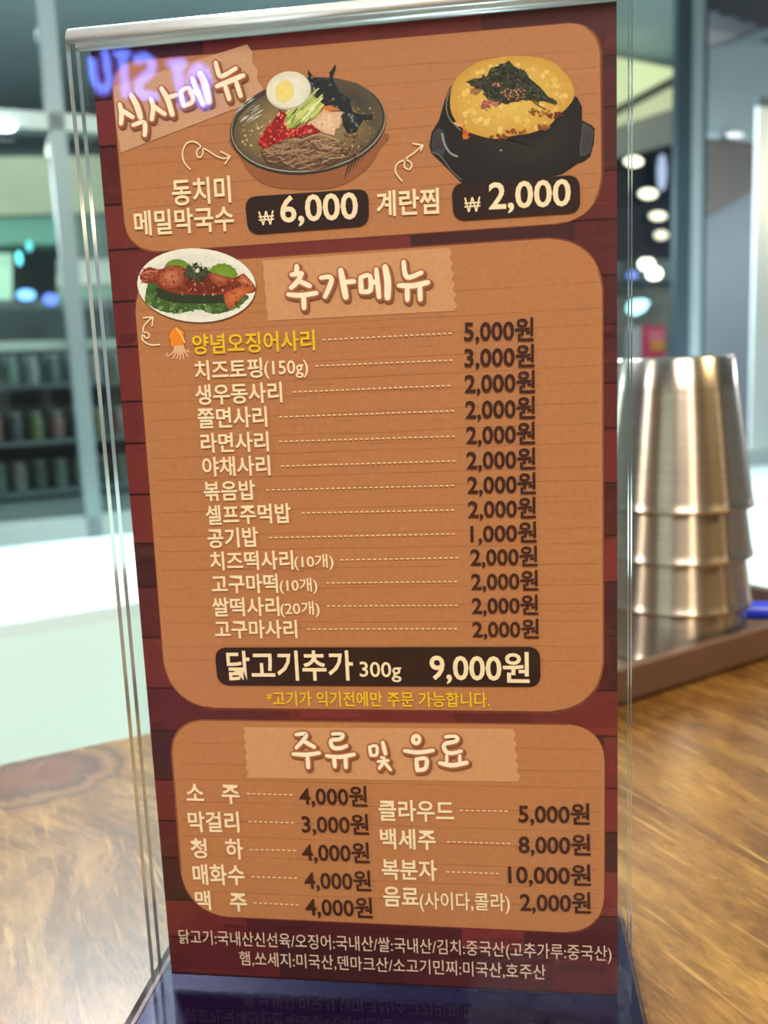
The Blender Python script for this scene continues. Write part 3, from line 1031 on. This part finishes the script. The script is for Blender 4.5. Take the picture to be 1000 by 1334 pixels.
title('title_lettering', [
    [(400, 84), (465, 80), (452, 120), (402, 174)], [(455, 130), (524, 170)], [(380, 217), (470, 222), (558, 210)], [(478, 228), (483, 308)],
    [(650, 80), (716, 82), (705, 112), (640, 126), (652, 172), (700, 178), (744, 162)], [(610, 230), (700, 238), (796, 220)], [(660, 245), (665, 302)], [(738, 240), (741, 308)]],
    5.0, 310, 940, 5.263)
title('title_lettering', [
    [0.8, (52, 146), (60, 195)], [0.8, (52, 146), (92, 140), (94, 190), (60, 195)], [(130, 120), (146, 185)], [0.7, (122, 208), (140, 212)], [0.7, (102, 232), (162, 226)], [0.8, (138, 232), (110, 272)], [0.8, (142, 240), (176, 280)],
    ell(328, 102, 19, 22), [(260, 168), (340, 178), (426, 166)], [(328, 218), (334, 284)], [(328, 218), (386, 216), (382, 272), (334, 284)],
    [(502, 85), (560, 84), (566, 110), (495, 130), (502, 172), (540, 182), (592, 170)], [0.8, (508, 198), (508, 232)], [0.8, (585, 198), (585, 232)], [1.1, (468, 240), (540, 254), (626, 238)]],
    5.0, 470, 940, 4.545)


def plaque(px):
    I = Ink(5)
    I.poly(rounded(px, (14, 14, 14, 14), 5), (44, 24, 22))
    return I.build('price_plaque')


plaque([(319, 257), (480, 246), (481, 294), (324, 306)])
plaque([(588, 240), (754, 228), (756, 277), (591, 288)])
plaque([(280, 843), (703, 842), (704, 894), (284, 892)])


# type
def text(s, bl, br, h, col, bold=0.014, name='menu_lettering', layer=8):
    """set a line of type so that it fills the width between two baseline points at a height in pixels"""
    fc = bpy.data.curves.new('t', 'FONT')
    fc.resolution_u = 3
    fc.size = 1.0
    fc.offset = bold
    def mesh_of(txt):
        fc.body = txt
        o_ = bpy.data.objects.new('t', fc)
        COL.objects.link(o_)
        dg = bpy.context.evaluated_depsgraph_get()
        me_ = bpy.data.meshes.new_from_object(o_.evaluated_get(dg))
        bpy.data.objects.remove(o_)
        co_ = np.empty(len(me_.vertices) * 3, dtype=np.float32)
        me_.vertices.foreach_get('co', co_)
        return me_, co_.reshape(-1, 3)
    core = ''.join(ch for ch in s if ch not in ',()g/:.*_ ')
    mr_, cr_ = mesh_of(core)
    ylo, yhi = cr_[:, 1].min(), cr_[:, 1].max()
    bpy.data.meshes.remove(mr_)
    me, co = mesh_of(s)
    bpy.data.curves.remove(fc)
    xlo, xhi = co[:, 0].min(), co[:, 0].max()
    A, B = ony(*bl), ony(*br)
    mid = ((bl[0] + br[0]) / 2, (bl[1] + br[1]) / 2)
    Hh = (ony(mid[0], mid[1] - h) - ony(*mid)).length
    ux = Vector((B.x - A.x, B.z - A.z)); L_ = ux.length; ux.normalize()
    uy = Vector((-ux.y * 0.6, 1)).normalized()
    kx, ky = L_ / (xhi - xlo), Hh / (yhi - ylo)
    yy = -LAYER[layer]
    X = (co[:, 0] - xlo) * kx
    Y = (co[:, 1] - ylo) * ky
    co[:, 0], co[:, 2] = A.x + ux.x * X + uy.x * Y, A.z + ux.y * X + uy.y * Y
    co[:, 1] = yy
    # crossing strokes double up in the fill: give every facet its own hair-thin ink layer
    vs, fs = [], []
    for k, p in enumerate(me.polygons):
        n0 = len(vs)
        for vi in p.vertices:
            c = co[vi]
            vs.append((float(c[0]), yy - (k % 11) * 0.0000012, float(c[2])))
        fs.append(tuple(range(n0, len(vs))))
    bpy.data.meshes.remove(me)
    me = bpy.data.meshes.new(name)
    me.from_pydata(vs, [], fs)
    at = me.color_attributes.new('ink', 'FLOAT_COLOR', 'POINT')
    at.data.foreach_set('color', np.array([lin(col) + (1,)] * len(me.vertices), dtype=np.float32).ravel())
    me.materials.clear()
    me.update()
    return link(name, me, M['print'], card)


B_ = 0.020
text('동치미', (226, 269), (302, 264), 35, CREAM, B_)
text('메밀막국수', (177, 308), (306, 301), 33, CREAM, B_)
text('₩', (338, 294), (358, 292.5), 18, CREAM, 0.0, 'price_lettering')
text('6,000', (366, 291), (467, 286), 36, CREAM, B_, 'price_lettering')
text('계란찜', (491, 283), (572, 279), 34, CREAM, B_)
text('₩', (605, 277), (626, 275.5), 19, CREAM, 0.0, 'price_lettering')
text('2,000', (636.5, 274), (743, 269), 36, CREAM, B_, 'price_lettering')

rows = [('양념오징어사리', None, (252, 462.5), (411, 456.5), 27, (420.6, 442.7), (591, 434)),
        ('치즈토핑', ('(150g)', (345, 488.5), (402, 486.5), 18), (255, 496), (343, 492), 26, (411, 476.7), (592, 469)),
        ('생우동사리', None, (256, 528), (368.5, 524), 27, (382, 510.6), (589, 502)),
        ('쫄면사리', None, (259, 558.5), (349, 556), 27, (364, 543), (594, 535)),
        ('라면사리', None, (263, 590), (351, 588), 26, (364, 575), (595, 568)),
        ('야채사리', None, (265, 621), (353, 619), 26, (366, 607), (596, 600)),
        ('볶음밥', None, (267, 653), (333.5, 651), 26, (347, 638), (594, 632)),
        ('셀프주먹밥', None, (269.5, 684), (380, 681), 26, (393, 668), (594, 664)),
        ('공기밥', None, (272, 714), (337.6, 712), 26, (351, 700), (595, 695)),
        ('치즈떡사리', ('(10개)', (384, 740), (435, 739), 18), (275, 743), (383, 741.5), 25, (443, 729), (600, 726)),
        ('고구마떡', ('(10개)', (365, 771), (414, 770), 18), (277, 773), (363, 772), 25, (425, 759), (598, 757)),
        ('쌀떡사리', ('(20개)', (366, 801), (417, 800.5), 18), (278, 803), (365, 802), 25, (426, 789), (599, 788)),
        ('고구마사리', None, (281, 831), (388, 831), 24, (400, 819), (598, 818.5))]


def dashes(a, b):
    I = Ink(6)
    a, b = Vector(a), Vector(b)
    n = max(2, round((b - a).length / 7.0))
    for i in range(n):
        p = a.lerp(b, i / n); q = a.lerp(b, (i + 0.6) / n)
        I.stroke([p, q], 1.7, (240, 206, 160), False)
    I.build('dotted_line')


for i, (s, ex, bl, br, h, d0, d1) in enumerate(rows):
    text(s, bl, br, h, YEL if i == 0 else CREAM, B_)
    if ex: text(ex[0], ex[1], ex[2], ex[3], CREAM, 0.012)
    dashes(d0, d1)
pr = [('5,000원', 604.5, 695, 446, 444), ('3,000원', 605, 696, 480, 478), ('2,000원', 605.5, 697, 513.5, 511.5), ('2,000원', 606.5, 697, 547, 545), ('2,000원', 607.5, 697, 580, 578),
      ('2,000원', 608, 697.5, 612.5, 611), ('2,000원', 609, 698, 644.5, 643), ('2,000원', 610, 698, 676, 674.5), ('1,000원', 613, 699, 707.5, 706), ('2,000원', 613, 700, 738, 737),
      ('2,000원', 614, 701, 769.5, 768.5), ('2,000원', 615, 701, 800.5, 800), ('2,000원', 615.5, 702, 831, 831)]
for i, (s, x0, x1, y0, y1) in enumerate(pr):
    text(s, (x0, y0), (x1, y1), 30.5 - i * 0.4, DARK, B_, 'price_lettering')

text('닭고기추가', (297.6, 886), (461, 886), 39, CREAM, B_)
text('300g', (469, 881), (523, 882), 20, CREAM, 0.012)
text('9,000원', (560, 887), (689.6, 889), 40, CREAM, B_, 'price_lettering')
text('*고기가 익기전에만 주문 가능합니다.', (348, 919), (638, 921), 20, YEL, 0.014)

dr = [(('소', (244, 1042), (267, 1042.5), 22), ('주', (290, 1046), (313.4, 1047), 25)), (('막걸리', (247, 1083), (313, 1083.5), 27),),
      (('청', (250, 1117), (271, 1117.5), 26), ('하', (295, 1118), (318, 1119), 27)), (('매화수', (253, 1151.5), (320, 1152.5), 27),),
      (('맥', (256, 1184), (276, 1184.5), 25), ('주', (300.6, 1186), (323, 1187), 24))]
for r_ in dr:
    for s, bl, br, h in r_: text(s, bl, br, h, CREAM, B_)
for a, b in (((322, 1033), (384, 1034.6)), ((324, 1069.4), (386, 1071)), ((325.6, 1105.6), (388.6, 1107)), ((328, 1141), (390, 1143)), ((331, 1175), (392, 1178)),
             ((598.7, 1054.6), (664, 1055.7)), ((582, 1095.5), (667, 1098)), ((581, 1134.5), (652.5, 1137))):
    dashes(a, b)
for s, bl, br, h in (('4,000원', (391, 1048.5), (479, 1050), 27), ('3,000원', (394, 1085), (481, 1086.5), 27), ('4,000원', (394.4, 1121.5), (482, 1123.5), 27),
                     ('4,000원', (397.6, 1158), (484, 1160), 27), ('4,000원', (399, 1192.5), (486, 1195), 27),
                     ('5,000원', (675.5, 1072), (768, 1073.5), 28), ('8,000원', (675.5, 1112), (769, 1113.5), 28), ('10,000원', (662, 1151), (769.5, 1153), 28), ('2,000원', (677.5, 1187), (769.5, 1189), 28)):
    text(s, bl, br, h, DARK, B_, 'price_lettering')
for s, bl, br, h in (('클라우드', (494, 1068.5), (591.7, 1070), 28), ('백세주', (496, 1105), (568, 1106.5), 27), ('복분자', (498, 1144.5), (569.5, 1146.5), 27), ('음료', (500, 1179.5), (546, 1180.5), 26)):
    text(s, bl, br, h, CREAM, B_)
text('(사이다,콜라)', (547, 1183), (664, 1186), 23, CREAM, 0.010)
text('닭고기:국내산신선육/오징어:국내산/쌀:국내산/김치:중국산(고추가루:중국산)', (234.4, 1228), (796, 1251), 19.5, (226, 198, 176), 0.004, 'origin_lettering')
text('햄,쏘세지:미국산,덴마크산/소고기민찌:미국산,호주산', (313, 1256), (710.6, 1275), 19, (226, 198, 176), 0.004, 'origin_lettering')


# hand-drawn arrows
def arrow(lines):
    I = Ink(6)
    for l in lines: I.stroke(cr(l, 6) if len(l) > 2 else l, 1.9, (244, 222, 184))
    I.build('doodle_arrow')


T8 = lambda L: [(150 + x / 5.882, 180 + y / 5.882) for x, y in L]
arrow([T8([(578, 240), (535, 190), (520, 120), (545, 50), (595, 28), (645, 50), (675, 95), (668, 140), (640, 148), (628, 110), (650, 78), (700, 90), (780, 140), (835, 158), (880, 145)]),
       T8([(812, 105), (885, 142)]), T8([(885, 142), (845, 198)])])
T2 = lambda L: [(440 + x / 2.632, 0 + y / 2.632) for x, y in L]
arrow([T2([(220, 622), (198, 590), (205, 562), (235, 550), (254, 565), (245, 582), (228, 572), (235, 545), (262, 525), (290, 500)]), T2([(258, 493), (292, 500)]), T2([(292, 500), (284, 518)])])
T4 = lambda L: [(170 + x / 5.556, 315 + y / 5.556) for x, y in L]
arrow([T4([(214, 744), (150, 746), (100, 720), (88, 680), (110, 655), (138, 668), (135, 695), (108, 690), (96, 650), (105, 605), (160, 548)]), T4([(98, 550), (165, 545)]), T4([(168, 548), (160, 608)])])

# ---- printed food pictures
rp = random.Random(11)


def blobs(I, n, inside, col, size, jit=0.12, elong=1.0):
    """irregular dabs scattered in a region; inside() returns a point"""
    for _ in range(n):
        x, y = inside()
        s = rp.uniform(*size); a = rp.uniform(0, math.pi); m = 6
        pts = []
        for i in range(m):
            q = 2 * math.pi * i / m; r_ = s * rp.uniform(0.6, 1.2)
            u, v = r_ * elong * math.cos(q), r_ * math.sin(q)
            pts.append((x + u * math.cos(a) - v * math.sin(a), y + u * math.sin(a) + v * math.cos(a)))
        c = rp.choice(col) if isinstance(col, list) else col
        I.poly(pts, shade(c, rp.uniform(1 - jit, 1 + jit)))


def in_ell(cx, cy, rx, ry):
    def f():
        a, r_ = rp.uniform(0, 2 * math.pi), math.sqrt(rp.random())
        return cx + rx * r_ * math.cos(a), cy + ry * r_ * math.sin(a)
    return f


def in_poly(pts):
    xs, ys = [p[0] for p in pts], [p[1] for p in pts]
    def f():
        while True:
            x, y = rp.uniform(min(xs), max(xs)), rp.uniform(min(ys), max(ys))
            ins = False
            for i in range(len(pts)):
                (xa, ya), (xb, yb) = pts[i - 1], pts[i]
                if (ya > y) != (yb > y) and x < (xb - xa) * (y - ya) / (yb - ya) + xa: ins = not ins
            if ins: return x, y
    return f


def rot_ell(cx, cy, rx, ry, deg, n=40):
    a = math.radians(deg)
    return [(cx + rx * math.cos(t_) * math.cos(a) - ry * math.sin(t_) * math.sin(a), cy + rx * math.cos(t_) * math.sin(a) + ry * math.sin(t_) * math.cos(a))
            for t_ in (2 * math.pi * i / n for i in range(n))]


# cold buckwheat noodles in a black bowl
TB = lambda L: [(290 + x / 4.545, 80 + y / 4.545) for x, y in L]
tb1 = lambda x, y: (290 + x / 4.545, 80 + y / 4.545)
I = Ink(9); I.step = 0.0000002
I.poly(TB(cr([(60, 440), (110, 580), (190, 690), (300, 745), (520, 760), (700, 735), (850, 640), (930, 520), (960, 420), (500, 400)], 4, True)), (150, 92, 58))
for k in range(9):
    x = 740 + k * 24
    I.stroke(TB([(x - 20, 700 - k * 26), (x + 6, 620 - k * 26), (x + 22, 570 - k * 24)]), [0.5, 2.6, 1.6], (72, 42, 34), False)
I.poly(TB(rot_ell(506, 384, 466, 286, -8)), (52, 46, 42))
I.poly(TB(rot_ell(508, 376, 461, 277, -8)), (164, 158, 142))
I.poly(TB(rot_ell(508, 372, 456, 273, -8)), (66, 60, 54))
I.fan(TB(rot_ell(500, 385, 436, 252, -8)), tb1(430, 400), (176, 148, 98), (98, 86, 66))
I.fan(TB(cr([(560, 110), (760, 120), (880, 190), (940, 300), (930, 400), (860, 380), (760, 260), (640, 200)], 4, True)), tb1(790, 220), (66, 62, 58), (92, 80, 64))
blobs(I, 60, lambda: tb1(*in_ell(250, 440, 150, 120)()), [(190, 164, 112), (166, 138, 88), (204, 184, 140)], (0.6, 2.2))
blobs(I, 40, lambda: tb1(*in_ell(840, 370, 70, 110)()), [(150, 122, 78), (128, 104, 70)], (0.6, 2.0))
for _ in range(22):
    x, y = in_ell(165, 285, 80, 70)()
    I.stroke(TB([(x - 25, y + 22), (x + 5, y), (x + 30, y - 14)]), [0.3, rp.uniform(0.8, 2.2), 0.3], rp.choice([(186, 182, 170), (150, 146, 134), (216, 214, 204)]), False)
# noodles
I.fan(TB(cr([(230, 520), (330, 450), (480, 430), (640, 470), (730, 540), (700, 600), (560, 645), (380, 635), (260, 600)], 4, True)), tb1(460, 560), (74, 52, 42), (104, 74, 56))
for _ in range(110):
    cx, cy = in_ell(480, 540, 220, 85)()
    a = rp.uniform(-0.5, 0.5); l = rp.uniform(40, 120); bend = rp.uniform(-45, 45)
    pts = [(cx - l * math.cos(a), cy - l * math.sin(a) * 0.6), (cx, cy + bend), (cx + l * math.cos(a), cy + l * math.sin(a) * 0.6)]
    pts = [(max(235, min(745, x)), max(430, min(640, y))) for x, y in pts]
    I.stroke(TB(cr(pts, 5)), rp.uniform(0.9, 1.7), rp.choice([(142, 108, 82), (112, 82, 62), (168, 134, 104), (92, 66, 52), (70, 50, 42), (186, 156, 126)]), False)
# kimchi
kp = [(210, 480), (240, 420), (290, 370), (330, 300), (365, 300), (380, 380), (440, 400), (520, 360), (600, 400), (560, 430), (400, 450), (330, 480), (240, 520)]
I.poly(TB(kp), (150, 28, 30))
blobs(I, 110, lambda: tb1(*in_poly(kp)()), [(196, 40, 40), (168, 26, 32), (120, 22, 26), (214, 78, 60), (232, 140, 110)], (0.7, 2.6), elong=1.5)
# seaweed
sp = [(505, 50), (545, 100), (630, 110), (640, 60), (668, 18), (672, 40), (650, 100), (690, 180), (750, 220), (770, 300), (830, 320), (890, 315), (885, 345), (830, 350), (790, 420), (740, 430), (715, 380), (700, 290), (600, 260), (540, 200), (510, 130)]
I.poly(TB(sp), (34, 38, 40))
blobs(I, 90, lambda: tb1(*in_poly(sp)()), [(44, 50, 50), (26, 30, 34), (70, 76, 84), (58, 52, 48), (120, 124, 130)], (0.6, 2.4), elong=1.6)
# cucumber strips
I.poly(TB([(380, 300), (440, 210), (520, 190), (600, 260), (560, 330), (470, 370), (380, 405)]), (170, 186, 96))
for _ in range(44):
    x, y = in_poly([(380, 380), (400, 290), (470, 190), (530, 200), (590, 250), (540, 330), (450, 370)])()
    l = rp.uniform(30, 70)
    I.stroke(TB([(x - l * 0.6, y + l * 0.6), (x + l * 0.6, y - l * 0.6)]), rp.uniform(1.2, 2.6), rp.choice([(214, 222, 150), (190, 206, 122), (232, 232, 186), (140, 168, 72), (222, 214, 128)]), False)
for _ in range(5):
    x, y = in_ell(455, 330, 70, 50)()
    I.stroke(TB([(x - 14, y + 18), (x + 14, y - 18)]), 1.3, (52, 70, 34), False)
# egg half
I.poly(TB(rot_ell(392, 176, 134, 114, -12)), (186, 182, 160))
I.fan(TB(rot_ell(390, 170, 130, 108, -12)), tb1(380, 170), (250, 246, 234), (226, 222, 204))
I.fan(TB(rot_ell(368, 178, 57, 70, 10)), tb1(368, 178), (242, 222, 110), (234, 218, 150))
# slices of meat
hp = [(512, 362), (560, 330), (600, 285), (640, 300), (714, 300), (700, 330), (708, 350), (690, 395), (668, 405), (662, 442), (600, 425), (560, 400)]
I.poly(TB([(590, 270), (640, 262), (700, 290), (600, 300)]), (206, 120, 60))
I.fan(TB(hp), tb1(610, 360), (240, 206, 176), (220, 176, 142))
blobs(I, 30, lambda: tb1(*in_poly(hp)()), [(232, 196, 164), (214, 168, 136), (244, 216, 190)], (0.6, 1.8))
blobs(I, 70, lambda: tb1(*in_ell(760, 500, 70, 80)()), [(120, 84, 56), (160, 110, 76), (90, 60, 44), (190, 150, 110)], (0.5, 1.3), elong=2)
for _ in range(26):
    x, y = in_ell(500, 520, 210, 80)()
    I.poly([(tb1(x, y)[0] + dx, tb1(x, y)[1] + dy) for dx, dy in ((0, 0), (1.1, 0.2), (0.9, 0.8), (0.1, 0.7))], (226, 204, 178))
I.build('noodle_bowl_picture')

# steamed egg in a black pot
TE = lambda L: [(550 + x / 4.167, 60 + y / 4.167) for x, y in L]
te1 = lambda x, y: (550 + x / 4.167, 60 + y / 4.167)
I = Ink(9); I.step = 0.0000002
body = [(190, 185), (145, 230), (120, 300), (90, 405), (50, 470), (38, 540), (48, 580), (110, 640), (160, 690), (215, 745), (400, 750), (600, 730), (760, 695), (840, 640), (880, 625), (910, 600),
        (930, 530), (934, 450), (920, 432), (866, 404), (866, 330), (840, 280), (810, 262), (500, 230)]
I.poly(TE(body), (30, 27, 28))
I.fan(TE(cr([(180, 430), (430, 500), (650, 480), (830, 330), (850, 480), (760, 640), (500, 690), (260, 660)], 4, True)), te1(640, 560), (46, 42, 42), (30, 27, 28))
I.poly(TE([(60, 470), (90, 440), (120, 470), (130, 560), (110, 600), (60, 575), (48, 540)]), (62, 62, 68))
I.poly(TE([(868, 415), (915, 440), (928, 460), (918, 560), (890, 595), (855, 600), (852, 560)]), (70, 68, 72))
for k in range(4):
    I.stroke(TE([(74 + k * 13, 480 - k * 6), (66 + k * 13, 560)]), 0.9, (38, 38, 42), False)
    I.stroke(TE([(880 + k * 12, 450 + k * 4), (866 + k * 13, 585 - k * 8)]), 0.9, (40, 38, 42), False)
I.stroke(TE(cr([(105, 470), (120, 530), (150, 580), (195, 602)], 5)), [0.5] + [2.6] * 14 + [0.5], (150, 146, 146), False)
I.stroke(TE(cr([(50, 575), (100, 600), (160, 680), (215, 728)], 5)), 1.4, (110, 106, 106), False)
I.stroke(TE(cr([(185, 195), (145, 250), (130, 330), (150, 400), (210, 460)], 5)), 1.8, (120, 112, 106), False)
top = cr([(150, 300), (170, 200), (235, 130), (330, 80), (470, 56), (600, 60), (700, 85), (765, 140), (810, 200), (825, 270), (790, 330), (730, 385), (690, 430), (600, 470), (500, 486), (400, 505), (300, 485), (220, 450), (165, 380)], 4, True)
I.fan(TE(top), te1(480, 270), (232, 196, 104), (206, 158, 66))
blobs(I, 170, lambda: te1(*in_ell(485, 280, 300, 185)()), [(230, 195, 104), (224, 184, 90), (234, 202, 114), (219, 176, 82)], (1.5, 5.0), 0.02)
for cx, cy, rx, ry, c in ((640, 360, 60, 22, (150, 90, 44)), (720, 375, 40, 18, (110, 44, 30)), (520, 468, 60, 16, (142, 78, 36)), (430, 495, 60, 10, (120, 66, 34)), (290, 245, 30, 18, (160, 110, 74)), (345, 325, 26, 28, (176, 92, 84)), (390, 310, 20, 14, (190, 116, 100)), (235, 480, 20, 26, (200, 100, 40)), (660, 440, 40, 12, (150, 88, 44)), (210, 420, 40, 14, (226, 170, 100))):
    blobs(I, 16, lambda cx=cx, cy=cy, rx=rx, ry=ry: te1(*in_ell(cx, cy, rx, ry)()), c, (0.8, 3.0), 0.12, 1.3)
npoly = [(470, 80), (500, 115), (560, 140), (580, 175), (640, 225), (680, 275), (730, 300), (720, 318), (660, 300), (600, 300), (560, 290), (520, 300), (450, 312), (400, 300), (350, 285), (330, 240), (290, 225), (235, 195), (290, 180), (350, 165), (370, 120), (430, 105)]
I.poly(TE(npoly), (48, 52, 42))
blobs(I, 260, lambda: te1(*in_poly(npoly)()), [(38, 42, 36), (58, 62, 48), (30, 32, 30), (74, 76, 60), (88, 84, 62)], (0.5, 2.2), elong=2.2)
for _ in range(40):
    x, y = in_poly(npoly)()
    a = rp.uniform(0, math.pi)
    I.stroke(TE([(x - 22 * math.cos(a), y - 18 * math.sin(a)), (x + 22 * math.cos(a), y + 18 * math.sin(a))]), 0.9, rp.choice([(36, 40, 34), (60, 62, 48)]), False)
blobs(I, 70, lambda: te1(*in_ell(490, 262, 80, 34)()), [(176, 122, 84), (150, 96, 66), (200, 150, 110), (74, 44, 36)], (0.5, 1.4), elong=1.6)
blobs(I, 24, lambda: te1(*in_ell(405, 210, 30, 16)()), [(170, 116, 80), (190, 140, 104)], (0.5, 1.1), elong=1.6)
I.stroke(TE(cr([(600, 300), (640, 330), (670, 345)], 4)), 1.2, (52, 48, 36), False)
blobs(I, 4, lambda: te1(*in_ell(428, 572, 8, 8)()), (170, 170, 150), (0.6, 1.2))
I.build('egg_pot_picture')

# seasoned squid on a white plate
t41 = lambda x, y: (170 + x / 5.556, 315 + y / 5.556)
I = Ink(9); I.step = 0.0000002
I.poly(T4(rot_ell(482, 322, 432, 270, 3)), (110, 70, 48))
I.fan(T4(rot_ell(479, 315, 429, 267, 3)), t41(480, 330), (222, 222, 214), (240, 238, 226))
I.poly(T4(rot_ell(479, 318, 372, 222, 3)), (228, 228, 220))
I.fan(T4(rot_ell(340, 210, 98, 84, 5)), t41(340, 210), (130, 156, 60), (106, 140, 50))
I.fan(T4([(x + 6 * math.sin(i * 2.2), y + 5 * math.cos(i * 2.2)) for i, (x, y) in enumerate(rot_ell(670, 245, 108, 88, 8))]), t41(670, 245), (126, 160, 50), (108, 146, 40))
leaf = [(140, 300), (115, 360), (105, 430), (150, 470), (240, 505), (330, 518), (430, 500), (500, 492), (560, 515), (640, 522), (720, 500), (780, 470), (830, 430), (850, 390), (700, 360), (400, 340), (220, 310)]
I.poly(T4([(x + rp.uniform(-4, 4), y + rp.uniform(-4, 4)) for x, y in cr(leaf, 4, True)]), (66, 98, 48))
blobs(I, 110, lambda: t41(*in_poly(leaf)()), [(58, 88, 46), (84, 116, 56), (104, 134, 72), (46, 74, 42), (122, 150, 84)], (0.8, 3.0), elong=1.8)
I.poly(T4([(180, 330), (400, 380), (690, 385), (690, 440), (520, 450), (300, 440), (200, 400)]), (44, 56, 34))
sq = cr([(70, 250), (120, 190), (210, 200), (300, 172), (370, 180), (450, 225), (560, 215), (680, 250), (760, 262), (820, 235), (865, 275), (905, 330), (895, 365), (830, 380), (780, 420), (735, 482), (705, 480), (685, 430), (668, 385), (560, 385), (440, 385), (330, 375), (230, 340), (180, 300), (110, 300)], 4, True)
I.poly(T4(sq), (128, 54, 34))
I.fan(T4(cr([(225, 215), (290, 178), (365, 190), (390, 240), (370, 310), (290, 335), (220, 310), (190, 260)], 4, True)), t41(290, 245), (206, 128, 92), (150, 68, 44))
I.fan(T4(cr([(400, 300), (480, 250), (560, 240), (680, 270), (700, 330), (600, 370), (440, 365)], 4, True)), t41(560, 300), (122, 46, 30), (104, 38, 26))
I.fan(T4(cr([(560, 225), (680, 250), (740, 290), (680, 320), (600, 300)], 4, True)), t41(640, 262), (190, 108, 76), (138, 58, 38))
I.fan(T4(cr([(770, 262), (820, 236), (900, 335), (840, 330), (790, 300)], 4, True)), t41(825, 280), (206, 120, 84), (170, 78, 50))
I.fan(T4(cr([(680, 380), (800, 325), (895, 345), (830, 385), (735, 480), (705, 478)], 4, True)), t41(760, 380), (224, 128, 74), (170, 80, 46))
blobs(I, 120, lambda: t41(*in_poly(sq)()), [(150, 70, 44), (116, 44, 30), (186, 104, 72), (96, 34, 24), (206, 136, 104)], (0.5, 1.8), elong=1.6)
for k in range(26):
    a = rp.uniform(2.4, 4.0); l = rp.uniform(50, 120)
    x, y = in_ell(170, 240, 50, 45)()
    ex, ey = x + l * math.cos(a) * 0.9, y + l * math.sin(a) * 0.5
    I.stroke(T4(cr([(x, y), ((x + ex) / 2, (y + ey) / 2 + rp.uniform(-18, 18)), (ex, ey)], 4)), [2.0] * 4 + [1.5] * 3 + [0.6] * 2, rp.choice([(186, 96, 74), (156, 72, 54), (206, 126, 100), (128, 56, 42)]), False)
blobs(I, 60, lambda: t41(*in_ell(480, 225, 85, 62)()), [(52, 66, 44), (38, 50, 36), (70, 84, 56)], (0.8, 2.6), elong=1.8)
for _ in range(34):
    x, y = in_ell(485, 215, 80, 50)(); a = rp.uniform(0, math.pi)
    I.stroke(T4([(x - 26 * math.cos(a), y - 24 * math.sin(a)), (x + 26 * math.cos(a), y + 24 * math.sin(a))]), 0.8, rp.choice([(48, 62, 42), (76, 92, 60)]), False)
I.build('squid_plate_picture')

# little orange squid drawing
I = Ink(9); I.step = 0.0000002
I.poly(T4(cr([(335, 606), (394, 650), (392, 680), (404, 735), (372, 752), (290, 760), (284, 712), (274, 690), (290, 640)], 4, True)), (150, 96, 62))
I.poly(T4([(335, 610), (390, 655), (388, 672), (374, 684), (400, 730), (360, 745), (292, 760), (290, 705), (276, 690), (296, 640)]), (240, 138, 36))
I.stroke(T4(cr([(330, 625), (352, 650), (378, 690), (396, 732)], 5)), 1.8, (252, 206, 130), False)
for k, (a, b, c) in enumerate([((330, 770), (300, 810), (268, 828)), ((335, 775), (322, 820), (306, 845)), ((345, 775), (345, 820), (330, 850)), ((352, 775), (362, 820), (358, 855)), ((362, 775), (382, 820), (386, 848)), ((370, 770), (395, 800), (420, 832)), ((372, 765), (398, 788), (424, 798))]):
    I.stroke(T4(cr([a, b, c], 5)), [2.8] * 5 + [2.0] * 4 + [1.4] * 2, (232, 178, 140), True)
I.poly(T4([(308, 758), (385, 742), (392, 770), (370, 785), (325, 785)]), (232, 178, 140))
I.stroke(T4(cr([(268, 828), (262, 812), (272, 800)], 3)), 1.3, (232, 178, 140))
I.stroke(T4(cr([(420, 800), (424, 786), (412, 784)], 3)), 1.3, (232, 178, 140))
I.build('squid_drawing')
